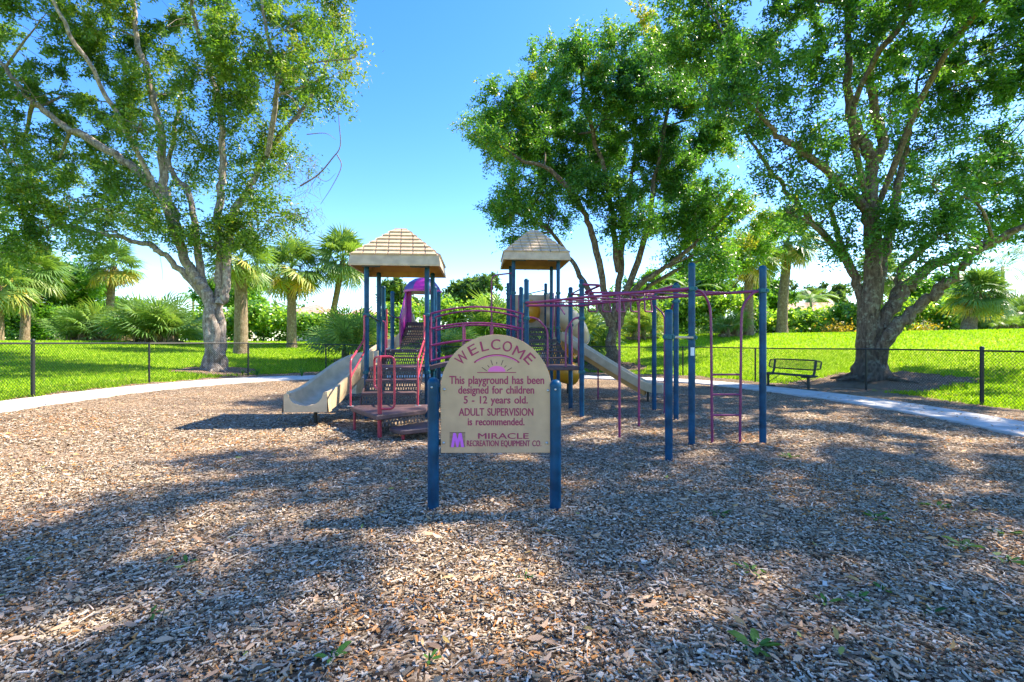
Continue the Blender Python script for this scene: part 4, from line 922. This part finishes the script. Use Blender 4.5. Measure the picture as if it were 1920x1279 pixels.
# far tree line
r = np.random.default_rng(5); pts = []
for k in range(300):
    a = r.uniform(-1.25, 1.25); d = r.uniform(85, 120); c = np.array([d*a, d, 2+r.uniform(0, 4.5)+2*math.sin(a*9)]); m_ = 130
    pts.append(c+r.normal(size=(m_, 3))*[2.6, 2, 1.1])
pts = np.concatenate(pts); q = quads('far_wood', leaves(pts, .9, .6, r=r), np.clip(.5+.2*r.normal(size=len(pts)), 0, 1), M['leaf_far']); tag(q, 'low distant band of grey-green woodland on the horizon', 'woodland', kind='stuff')

# ------------------------------------------------------------------ sea grape hedge, shrubs
def shrub(name, label, cat, px0, px1, py0, d, n, leafm, L, seed, group=None, dz=0, depth=1.2, rnd=.8):
    r = np.random.default_rng(seed); xa, xb = (px0-CX)/F*d, (px1-CX)/F*d; xm = (xa+xb)/2; zb_ = h1(xm, d); zt = P(0, py0, d)[2]; h = zt-zb_
    root = empty(name, (xm, d, zb_-.05)); tag(root, label, cat, group); tb = MB(); LP = []
    nc = max(8, int((xb-xa)*5)); per = n//nc
    for k in range(nc):
        x = r.uniform(xa, xb); t = r.random()**.7; q = np.array([x, d+r.uniform(-depth, depth)*(1-.5*t), zb_+h*(.08+.86*t)*(1+.10*math.sin(x*2.1)+.05*r.normal())])
        s = np.array([x+r.normal()*.2, d+r.uniform(-.5, .5), zb_-.05]); b0 = np.array([xm, d, zb_-.05])
        tb.tube(np.array([s, (s+q)/2+r.normal(size=3)*.12, q])-b0, [.03, .02, .008], 5, False)
        LP.append(q-b0+r.normal(size=(per, 3))*[.38, .34, .27])
    LP = np.concatenate(LP); LP[:, 2] = np.maximum(LP[:, 2], .05)
    tb.build('stems', M['twig'], root); V = leaves(LP, L, L*rnd, .35, r)
    quads('foliage', V, np.clip(.45+.25*r.normal(size=len(V)), 0, 1), M[leafm], root); return root
G_ = 'sea grape shrubs along the back of the lawn'
hedge = [(355, 440, 585, 37, 'sea grape hedge patch behind the pale multi-trunk tree'), (440, 535, 572, 37, 'sea grape hedge patch between the smooth palm trunk and the bushy palm trunk'), (530, 640, 592, 37.5, 'sea grape hedge patch between the bushy palm and the bending palm'), (625, 720, 594, 37, 'sea grape hedge patch behind the spiky palmetto next to the left tower'),
         (720, 850, 570, 37, 'bright sea grape hedge patch seen under the purple hood'), (845, 960, 565, 37, 'sea grape hedge patch above the arched bridge rails'), (955, 1080, 575, 36, 'sea grape hedge patch behind the roofed tower on the right'), (1160, 1290, 560, 36, 'sea grape hedge patch behind the monkey bar rings'), (1280, 1420, 548, 36, 'sea grape hedge patch behind the short freestanding post'), (1410, 1530, 590, 35, 'sea grape hedge patch at the foot of the tall grey palm trunk'), (1520, 1640, 580, 35, 'darker sea grape hedge patch just left of the thick trunk'), (1650, 1790, 565, 34, 'sea grape hedge patch under the low sloping limb'), (1780, 1930, 585, 33, 'sea grape hedge patch at the right edge behind the stout palm')]
for k, (a, c, y, d, lb) in enumerate(hedge): shrub('sea_grape_hedge', lb, 'hedge', a, c, y, d, 6500, 'leaf_grape', .24, 100+k, G_)
shrub('orange_shrub', 'small orange-leaved shrub at the top of the mound left of the thick trunk', 'shrub', 1556, 1582, 616, 31.5, 700, 'leaf_croton', .14, 130)
shrub('orange_shrub', 'rusty orange shrub under the low limbs right of the thick trunk', 'shrub', 1722, 1745, 617, 31, 400, 'leaf_croton', .14, 131)
for k, (a, c, y, d, lb) in enumerate([(-60, 60, 575, 31, 'dark leafy bush at the left edge below the leaning palm'), (55, 125, 588, 31.5, 'leafy bush between the leaning palm and the palmetto clump'), ]): shrub('leafy_bush', lb, 'bush', a, c, y, d, 6000, 'leaf_bright', .18, 140+k)

# ------------------------------------------------------------------ palms
def fan(r, Lp, Lf, n=28, spread=2.3):
    "one fan frond along +X with its petiole: list of quads"
    q = []; pw = .02*Lf+.006
    q.append([(0, -pw, 0), (Lp, -pw*.6, 0), (Lp, pw*.6, 0), (0, pw, 0)])
    for k in range(n):
        a = spread*(2*(k+.5)/n-1)+r.normal()*.03; l = Lf*(.62+.38*math.cos(a*.62))*(.9+.2*r.random()); wd = .036*Lf
        ca, sa = math.cos(a), math.sin(a); dz = -.10*Lf*abs(math.sin(a)); z1_ = dz*.5+.02; dr = -.20*Lf*(.6+.8*r.random())
        p0 = (Lp, 0, 0); m0 = (Lp+ca*l*.55-sa*wd, sa*l*.55+ca*wd, z1_); m1 = (Lp+ca*l*.55+sa*wd, sa*l*.55-ca*wd, z1_)
        tip = (Lp+ca*l, sa*l, dz+dr); t1 = (Lp+ca*l*.99+sa*.006, sa*l*.99-ca*.006, dz+dr)
        q.append([p0, m0, (Lp+ca*l*.56, sa*l*.56, z1_+.02), m1]); q.append([m0, tip, t1, m1])
    return np.array(q, float)
def rot_to(az, el, roll):
    return np.array(Matrix.Rotation(az, 3, 'Z')@Matrix.Rotation(-el, 3, 'Y')@Matrix.Rotation(roll, 3, 'X'))
def palm(px, pyc, d, label, trunk_px, lean=0, n=34, Lp=.9, Lf=1.0, seed=1, name='sabal_palm', cat='palm', boots=0, group=None, yellow=.06, z0=None, base_px=None):
    r = np.random.default_rng(seed); top = P(px, pyc, d); bx = (base_px if base_px is not None else px); x0 = (bx-CX)/F*d; zb_ = h1(x0, d) if z0 is None else z0
    base = np.array([x0, d, zb_-.1]); root = empty(name, base); tag(root, label, cat, group)
    rt = trunk_px/F*d/2; H_ = top[2]-base[2]
    ctl = spline([np.zeros(3), [(top[0]-x0)*.15+lean*.5, 0, H_*.35], [(top[0]-x0)*.6+lean*.6, 0, H_*.7], [top[0]-x0, 0, H_]], 10)
    tb = MB(); t = np.linspace(0, 1, len(ctl)); tb.tube(ctl, rt*(1.12-.22*t+.35*np.exp(-t*22)+.035*np.sin(t*120)), 14)
    if boots:
        for k in range(boots):
            zz = r.uniform(.45, 1)**.7; i = int(zz*(len(ctl)-1)); a = r.uniform(0, 6.28); c = ctl[i]; o_ = np.array([math.cos(a), math.sin(a), 0]); s_ = np.array([-math.sin(a), math.cos(a), 0])
            tb.tube([c+o_*rt*.9-[0, 0, .1], c+o_*rt*1.25+[0, 0, .1], c+o_*rt*1.7+[0, 0, .28]], [.05, .04, .015], 5)
    tb.build('trunk', M['bark_palm'], root)
    Q = []; T = []
    for k in range(n):
        f = k/n; az = k*2.39996+r.normal()*.2; el = R(82)-f*R(140)+r.normal()*.12; fr = fan(r, Lp*(.75+.4*r.random()), Lf*(.85+.3*r.random()))
        m_ = rot_to(az, el, r.normal()*.35); v = fr@m_.T; hd = np.linalg.norm(v[..., :2], axis=-1); v[..., 2] -= .16*hd**2/max(.6, Lp+Lf)
        v += ctl[-1]+[0, 0, .05]; Q.append(v); base_t = .30+.18*r.random()
        if f > .80: base_t = .80+.18*r.random() if r.random() < yellow*4 else .6
        elif f > .55 and r.random() < yellow*2: base_t = .74
        T.append(np.clip(base_t+.06*r.normal(size=len(v)), 0, 1))
    quads('crown', np.concatenate(Q), np.concatenate(T), M['leaf_palm'], root); return root
PG = None
palm(547, 505, 31, 'bushy cabbage palm with straight trunk and yellowing lower fronds left of the slide', 16, n=44, Lp=1.25, Lf=1.35, seed=51, boots=14, yellow=.2)
palm(643, 490, 33, 'slender cabbage palm with a bending trunk just left of the nearer shingled roof', 11, n=42, Lp=1.25, Lf=1.35, seed=52, base_px=620, lean=0)
palm(452, 490, 26, 'stout smooth palm trunk with crown hidden in leaves next to the pale forked tree', 22, n=30, Lp=1.0, Lf=1.1, seed=53)
palm(213, 500, 34, 'small curved cabbage palm standing above the palmetto clump', 12, n=40, Lp=1.1, Lf=1.2, seed=54, base_px=203, boots=6, yellow=.08)
palm(60, 508, 29, 'leaning cabbage palm with hanging yellow fronds at the left', 13, n=38, Lp=1.0, Lf=1.15, seed=55, base_px=46, yellow=.12)
palm(-2, 535, 27, 'cabbage palm with brown and yellow fronds cut off by the left edge', 13, n=36, Lp=1.0, Lf=1.15, seed=56, yellow=.16)
palm(1478, 455, 33, 'tall grey-trunked cabbage palm between the right post and the thick tree', 17, n=40, Lp=1.3, Lf=1.4, seed=57, base_px=1466)
palm(1404, 485, 31, 'dark-trunked cabbage palm with brown skirt behind the right tall post', 16, n=38, Lp=1.1, Lf=1.2, seed=58, yellow=.15)
palm(1838, 552, 27, 'stout cabbage palm with rough booted trunk on the mound at the right', 22, n=70, Lp=.95, Lf=.85, seed=59, base_px=1815, boots=40)
palm(1905, 600, 30, 'short cabbage palm at the right edge of the mound', 14, n=34, Lp=1.0, Lf=1.1, seed=60)
palm(1648, 520, 34, 'cabbage palm half hidden behind the thick forking trunk', 14, n=34, Lp=1.1, Lf=1.2, seed=61)
def palmetto(px, pyt, pyb, d, wpx, label, seed, n=46, yellow=.05):
    r = np.random.default_rng(seed); x = (px-CX)/F*d; zb_ = h1(x, d); h = P(0, pyt, d)[2]-zb_; wd = wpx/F*d
    root = empty('saw_palmetto', (x, d, zb_-.05)); tag(root, label, 'palmetto', 'palmetto shrubs round the lawn'); Q = []; T = []; tb = MB()
    ns = max(2, int(wd/1.0))
    for k in range(n):
        s = (k % ns+.5)/ns-.5; o_ = np.array([s*wd*.55, r.normal()*.3, .25+.25*h*r.random()]); az = k*2.4+r.normal()*.3; el = r.uniform(R(8), R(80)); sc_ = h*.42
        v = fan(r, sc_*(.7+.5*r.random()), sc_*(.8+.3*r.random()), 22)@rot_to(az, el, r.normal()*.4).T; v[..., 2] -= .08*np.linalg.norm(v[..., :2], axis=-1)**2/max(.6, h); v += o_; v[..., 2] = np.maximum(v[..., 2], .08)
        Q.append(v); T.append(np.clip((.75 if r.random() < yellow else .32+.2*r.random())+.06*r.normal(size=len(v)), 0, 1))
        tb.tube([o_*[1, 1, 0], o_], [.07, .05], 6)
    tb.tube([(-wd*.32, -.35, .1), (0, 0, .12), (wd*.32, .35, .1)], .12, 8); tb.tube([(-wd*.32, .35, .1), (0, 0, .12), (wd*.32, -.35, .1)], .12, 8)
    tb.build('stems', M['bark_palm'], root); quads('fronds', np.concatenate(Q), np.concatenate(T), M['leaf_palm'], root); return root
palmetto(165, 568, 640, 29, 110, 'pale spiky palmetto clump left of the taller round clump', 71, 60)
palmetto(292, 548, 642, 29, 140, 'large round palmetto clump left of the pale forked tree', 72, 90)
palmetto(230, 575, 640, 31, 80, 'low palmetto wedged between two bigger clumps on the left', 77, 40)
palmetto(658, 572, 660, 24.5, 84, 'spiky palmetto behind the nearer stair tower', 73, 40)
palmetto(850, 610, 700, 25, 90, 'palmetto with wide fans seen under the bridge rails', 74, 46)
palmetto(935, 540, 660, 36, 80, 'tall feathery palmetto behind the bent pole', 75, 50)
palmetto(1092, 565, 690, 26.5, 62, 'dark palmetto just left of the middle tree trunk', 76, 56)
palmetto(1370, 585, 626, 31, 60, 'grey palmetto on the mound between ladder rails', 78, 36)
palmetto(1900, 590, 640, 27, 70, 'palmetto at the right edge beside the stout palm', 79, 40)
palmetto(1205, 575, 650, 33, 90, 'yellow-green palmetto behind the overhead rails', 80, 44, .3)
def feather(px, py, d, label, seed, n=12, L=2.6, name='feather_palm', wl=.5):
    r = np.random.default_rng(seed); top = P(px, py, d); x = top[0]; zb_ = h1(x, d); base = np.array([x, d, zb_-.1]); root = empty(name, base); tag(root, label, 'palm')
    H_ = top[2]-base[2]; tb = MB(); tb.tube([(0, 0, 0), (.05, 0, H_*.5), (0, 0, H_)], [.16, .13, .10], 10); tb.build('trunk', M['bark_palm'], root); Q = []
    for k in range(n):
        az = k*2.4+r.normal()*.2; el = r.uniform(.2, 1.3); ca, sa = math.cos(az), math.sin(az)
        pr_ = [np.array([0, 0, H_])]; e = el
        for s in range(12): e -= .12; pr_.append(pr_[-1]+np.array([ca*math.cos(e), sa*math.cos(e), math.sin(e)])*L/12)
        pr_ = np.array(pr_); side = np.array([-sa, ca, 0])
        for s in range(1, 12):
            for f in (0, .5):
                p = pr_[s]*(1-f)+pr_[s+1]*f; t = unit(pr_[s+1]-pr_[s]); l = wl*math.sin(math.pi*(s+f+.8)/13.5)**.6
                for sg in (1, -1):
                    tip = p+side*sg*l*.85+t*l*.45-np.array([0, 0, l*.3]); Q.append([p-t*.02, p+(tip-p)*.5+t*.035, tip, p+(tip-p)*.5-t*.035])
        for s in range(12): Q.append([pr_[s]-side*.02, pr_[s+1]-side*.014, pr_[s+1]+side*.014, pr_[s]+side*.02])
    quads('crown', np.array(Q), np.clip(.35+.12*r.normal(size=len(Q)), 0, 1), M['leaf_palm'], root)
feather(1880, 500, 36, 'tall feathery palm against the bright sky at the right edge', 81, 14, 3.2, wl=.8)
feather(1925, 470, 34, 'arching feathery palm cut off by the right edge', 82, 14, 3.2, wl=.8)
feather(1292, 545, 38, 'broad-leaved feathery palm behind the tallest front post', 83, 12, 2.6, wl=.7)
feather(362, 560, 55, 'small far feathery palm left of the pale forked trunk', 84, 14, 2.4, wl=.7)
feather(1520, 560, 44, 'feathery palm above the hedge left of the thick trunk', 85, 12, 2.4, wl=.7)

# ------------------------------------------------------------------ houses far behind the hedge
def house(px, d, wpx, py_ridge, py_eave, label, seed):
    x = (px-CX)/F*d; wd = wpx/F*d; zr, ze = P(0, py_ridge, d)[2], P(0, py_eave, d)[2]; zb_ = h1(x, d); dp = 7.
    root = empty('house', (x, d+dp/2, zb_)); tag(root, label, 'house'); b = MB(); b.box((-wd/2+.4, -dp/2+.4, -.2), (wd/2-.4, dp/2-.4, ze-zb_), 0); wl = b.build('wall', M['stucco'], root, False)
    b = MB(); a, c, e, r0 = wd/2, dp/2, ze-zb_, zr-zb_; rg = max(.3, a-c)
    b.add([(-a, -c, e), (a, -c, e), (a, c, e), (-a, c, e), (-rg, 0, r0), (rg, 0, r0), (-a, -c, e-.2), (a, -c, e-.2), (a, c, e-.2), (-a, c, e-.2)], [(0, 1, 5, 4), (1, 2, 5), (2, 3, 4, 5), (3, 0, 4), (6, 7, 1, 0), (7, 8, 2, 1), (8, 9, 3, 2), (9, 6, 0, 3), (9, 8, 7, 6)]); b.build('roof', M['rooftile'], root, False)
    for q in (-.25, .25):
        b = MB(); b.box((q*wd-.6, -dp/2+.36, .9), (q*wd+.6, -dp/2+.39, 2.1), 0); b.build('window', M['fence'], root, False)
house(575, 66, 90, 566, 588, 'pink-roofed house beyond the hedge left of the nearer tower', 1)
house(668, 64, 90, 574, 598, 'house with a pinkish gable roof behind the spiky palmetto', 2)
house(385, 66, 90, 580, 602, 'pale roofed house beyond the pale forked trunk', 4)
house(1545, 62, 190, 563, 590, 'house with a long pale pink roof left of the thick trunk', 3)
house(1860, 60, 150, 556, 585, 'house with a pale roof behind the stout palm', 5)

# ------------------------------------------------------------------ wood chips, leaf litter, grass, weeds
def in_path(x, y): return sdf(x, y, PATH_POLY) < .02
def scatter(n, d0, d1, pw, half=1.12):
    d = d0+(d1-d0)*rng.random(n)**pw; x = (rng.random(n)*2-1)*(half*d+.4); return x, d
def flakes(x, y, L, Wd, th, zoff, tilt):
    N = len(x); a = rng.random(N)*6.283; ax = np.stack([np.cos(a), np.sin(a), rng.normal(size=N)*tilt], -1); sd_ = np.stack([-np.sin(a), np.cos(a), rng.normal(size=N)*tilt*1.2], -1)
    c = np.stack([x, y, H(x, y)+.006+zoff*rng.random(N)+.010*np.sin(x*5.1+y*2)*np.sin(y*4.3-x)], -1); l, w_ = L[:, None]/2, Wd[:, None]/2; up = np.array([0, 0, 1.])*th[:, None]
    jit = lambda: 1+.25*rng.normal(size=(N, 1))
    p = [c-ax*l-sd_*w_*jit(), c+ax*l-sd_*w_*jit()*.8, c+ax*l*1.0+sd_*w_*jit()*.8, c-ax*l+sd_*w_*jit()]
    t = [q+up for q in p]
    return p, t
x1_, y1_ = scatter(330000, 1.6, 9, .82); x2_, y2_ = scatter(60000, 5, 17, .8, .9)
x = np.r_[x1_, x2_]; y = np.r_[y1_, y2_]; ok = (mulch_edge(x, y) < -.05) & ~in_path(x, y); x, y = x[ok], y[ok]
bare = np.sin(x*2.1+np.sin(y*1.7)*1.5)*np.sin(y*2.6+np.sin(x*1.3)*1.2)+.35*np.sin(x*7+y*5); ok = rng.random(len(x)) < np.clip(.95-.75*np.maximum(0, bare-.15), .25, 1); x, y = x[ok], y[ok]; N = len(x)
L_ = np.clip(rng.lognormal(-4.3, .45, N), .006, .05)*np.where(y > 6, 1.5, 1); Wd = L_*rng.uniform(.2, .55, N); lg_ = rng.random(N) < .05; L_ = np.where(lg_, rng.uniform(.035, .085, N), L_); Wd = np.where(lg_, rng.uniform(.004, .010, N), Wd); th = rng.uniform(.002, .006, N)
p, t = flakes(x, y, L_, Wd, th, .014, .15)
big = y < 5.5
Vq = np.concatenate([np.stack(t, 1)]+[np.stack([p[i][big], p[(i+1) % 4][big], t[(i+1) % 4][big], t[i][big]], 1) for i in range(4)])
tn = np.clip(rng.beta(1.9, 1.22, N), 0, .95); tn[rng.random(N) < .05+.12*(np.sin(x*1.3+y)*np.sin(y*.9-x*.6) > .35)] = 1.0
o = quads('wood_chips', Vq, np.r_[tn]+0 if False else np.concatenate([tn]+[tn[big]]*4), M['chips']); tag(o, 'loose grey and brown wood chips covering the playground', 'wood chips', kind='stuff')
def leaf_cards(x, y, L, Wd, zoff=.02, tilt=.35):
    N = len(x); a = rng.random(N)*6.283; ax = unit(np.stack([np.cos(a), np.sin(a), rng.normal(size=N)*tilt*.5], -1)); sd_ = unit(np.stack([-np.sin(a), np.cos(a), rng.normal(size=N)*tilt], -1)); up = np.cross(ax, sd_)
    c = np.stack([x, y, H(x, y)+.016+zoff*rng.random(N)+.034*in_path(x, y)], -1); l, w_ = L[:, None], Wd[:, None]; cu = (rng.normal(size=(N, 1))*.10+.06)
    return np.stack([c-ax*l*.5+up*l*cu, c-ax*l*.2-sd_*w_*.42, c+ax*l*.15-sd_*w_*.45, c+ax*l*.5+up*l*cu, c+ax*l*.15+sd_*w_*.45+up*w_*.15, c-ax*l*.2+sd_*w_*.42+up*w_*.15], 1)
x, y = scatter(4200, 1.6, 12, .9); ok = (mulch_edge(x, y) < -.05); x, y = x[ok], y[ok]; N = len(x)
L_ = rng.uniform(.035, .088, N); tn = np.clip(rng.beta(2.2, 1.8, N), 0, .95); tn[rng.random(N) < .03] = 1
o = quads('leaf_litter', leaf_cards(x, y, L_, L_*rng.uniform(.28, .42, N)), tn, M['litter'], k=6); tag(o, 'dry tan fallen leaves strewn over the wood chips', 'leaf litter', kind='stuff')
# grass tufts on the lawn
n = 330000; d = 7+ (46-7)*rng.random(n)**1.15; x = (rng.random(n)*2-1)*(1.15*d+1); m_ = mulch_edge(x, d); ok = (m_ > -.12); x, d = x[ok], d[ok]; N = len(x)
z = H(x, d); a = rng.random(N)*6.283; hgt = rng.uniform(.035, .085, N)*(1+d*.012); wd = rng.uniform(.006, .014, N)*(1+d*.06); ln = rng.normal(size=(N, 2))*.035
sd_ = np.stack([np.cos(a), np.sin(a), 0*a], -1)*wd[:, None]; b_ = np.stack([x, d, z-.01], -1); tip = b_+np.stack([ln[:, 0], ln[:, 1], hgt], -1)
V = np.stack([b_-sd_, b_+sd_, tip+sd_*.2, tip-sd_*.2], 1)
o = quads('grass', V, np.clip(.48+.20*rng.normal(size=N)+.14*np.sin(x*.8+1.3*np.sin(d*.5))*np.sin(d*.7+np.sin(x*.4)), 0, 1), M['grass']); tag(o, 'short bright green mown grass on the lawn', 'grass', kind='stuff')
# small weeds and fallen green sprigs, each its own thing
def sprig(px, py, s, lab, seed, n=8, cat='weed', name='weed_sprig', up=.5):
    r = np.random.default_rng(seed); d = EYE*F/(py-HY); x = (px-CX)/F*d; root = empty(name, (x, d, h1(x, d)+.012)); tag(root, lab, cat); Q = []
    for k in range(n):
        a = k*2.4+r.normal()*.3; l = s*(.6+.6*r.random()); w_ = l*.34; ax = np.array([math.cos(a), math.sin(a), up*(.1+.9*r.random())]); sd_ = np.array([-math.sin(a), math.cos(a), r.normal()*.3]); p0 = ax*.15*s
        Q.append([p0, p0+ax*l*.35-sd_*w_*.5, p0+ax*l*.7-sd_*w_*.4, p0+ax*l-np.array([0, 0, l*.15]), p0+ax*l*.7+sd_*w_*.4, p0+ax*l*.35+sd_*w_*.5])
    b = MB(); b.tube([(0, 0, -.02), (0, 0, .02+.1*s)], .004, 6); b.build('stem', M['weed'], root); quads('leaves', np.array(Q), np.clip(.4+.25*r.normal(size=len(Q)), 0, 1), M['weed'], root, k=6)
sprigs = [(1416, 1222, .10, 'largest green leafy sprig lying in shade near the bottom right', 10), (1348, 968, .09, 'small upright weed in shade right of the right sign post', 6), (1640, 975, .09, 'low weed sprig in the shaded mulch far right of the sign', 8), (1758, 955, .10, 'bright green weed in the dappled sun near the right side', 7), (1878, 1005, .10, 'bright green weed close to the right edge', 8), (1805, 1028, .10, 'dark green flat weed left of the bright weed by the right edge', 8), (1408, 1078, .09, 'pale weed standing in the sunny patch at the lower right', 7), (1548, 1140, .08, 'green leaf pair in the sunny streak at the lower right', 4), (1612, 1132, .07, 'yellow-green leaf sprig at the end of the sunny streak', 5), (1655, 1115, .06, 'small dark green sprig above the sunny streak', 4), (1745, 1160, .07, 'thin green sprig near the bluish shade at the lower right', 5), (350, 1056, .06, 'pair of green leaves in shade at the lower left', 4), (285, 1150, .06, 'green leaf sprig in shade near the bottom left corner', 4), (622, 1234, .07, 'green leaf sprig at the bottom left of centre', 5), (805, 1240, .05, 'tiny yellow-green sprig at the bottom centre', 4), (985, 1088, .05, 'yellow-green sprig at the sunlit patch below the sign', 5), (1480, 860, .10, 'low weed behind the right tall post in mulch', 7), (1890, 1058, .08, 'dark sprig beside the right edge below the bright weed', 6)]
for k, (px, py, s, lab, n) in enumerate(sprigs): sprig(px, py, s, lab, 300+k, n)
def gtuft(px, py, s, lab, seed, n=26, d=None):
    r = np.random.default_rng(seed); d = d or EYE*F/(py-HY); x = (px-CX)/F*d; root = empty('grass_tuft', (x, d, h1(x, d))); tag(root, lab, 'grass tuft'); Q = []
    for k in range(n):
        a = r.random()*6.28; o_ = np.array([math.cos(a), math.sin(a), 0]); sd_ = np.array([-math.sin(a), math.cos(a), 0])*.008; l = s*(.6+.5*r.random()); m_ = o_*l*.2+np.array([0, 0, l*.6]); t_ = o_*l*.55+np.array([0, 0, l])
        Q += [[-sd_, sd_, m_+sd_*.8, m_-sd_*.8], [m_-sd_*.8, m_+sd_*.8, t_+sd_*.1, t_-sd_*.1]]
    quads('blades', np.array(Q), np.clip(.3+.2*r.normal(size=len(Q)), 0, 1), M['weed'], root)
gtuft(566, 705, .42, 'spiky grass tuft at the fence foot behind the front slide', 350, d=17.5); gtuft(482, 708, .40, 'scrubby tuft at the fence foot right of the pale tree base', 351, d=17.2); gtuft(455, 709, .25, 'short scrubby tuft close to the pale tree base', 352, d=17.4)
def stick(pts, r0, lab):
    q = [np.array(P(px, py, EYE*F/(py-HY))) for px, py in pts]; b = MB(); n_ = spline(q, 5); n_[:, 2] = [h1(p[0], p[1])+.02 for p in n_]; c = n_.mean(0); b.tube(n_-c, np.linspace(r0, r0*.5, len(n_)), 7)
    o = b.build('fallen_twig', M['twig']); o.location = c; tag(o, lab, 'twig')
stick([(1196, 1064), (1212, 1082), (1232, 1098), (1252, 1110)], .009, 'grey fallen twig on mulch at the left end of the sunny streak'); stick([(1150, 1164), (1160, 1172), (1174, 1182)], .008, 'short dark twig on mulch left of the big green sprig'); stick([(1782, 980), (1760, 992), (1755, 1003)], .006, 'thin twig beside the right weeds')
stick([(110, 1094), (150, 1096), (205, 1102)], .006, 'thin pale twig in the shade at the lower left'); stick([(280, 1279), (300, 1270), (318, 1266)], .009, 'grey twig at the bottom left edge')
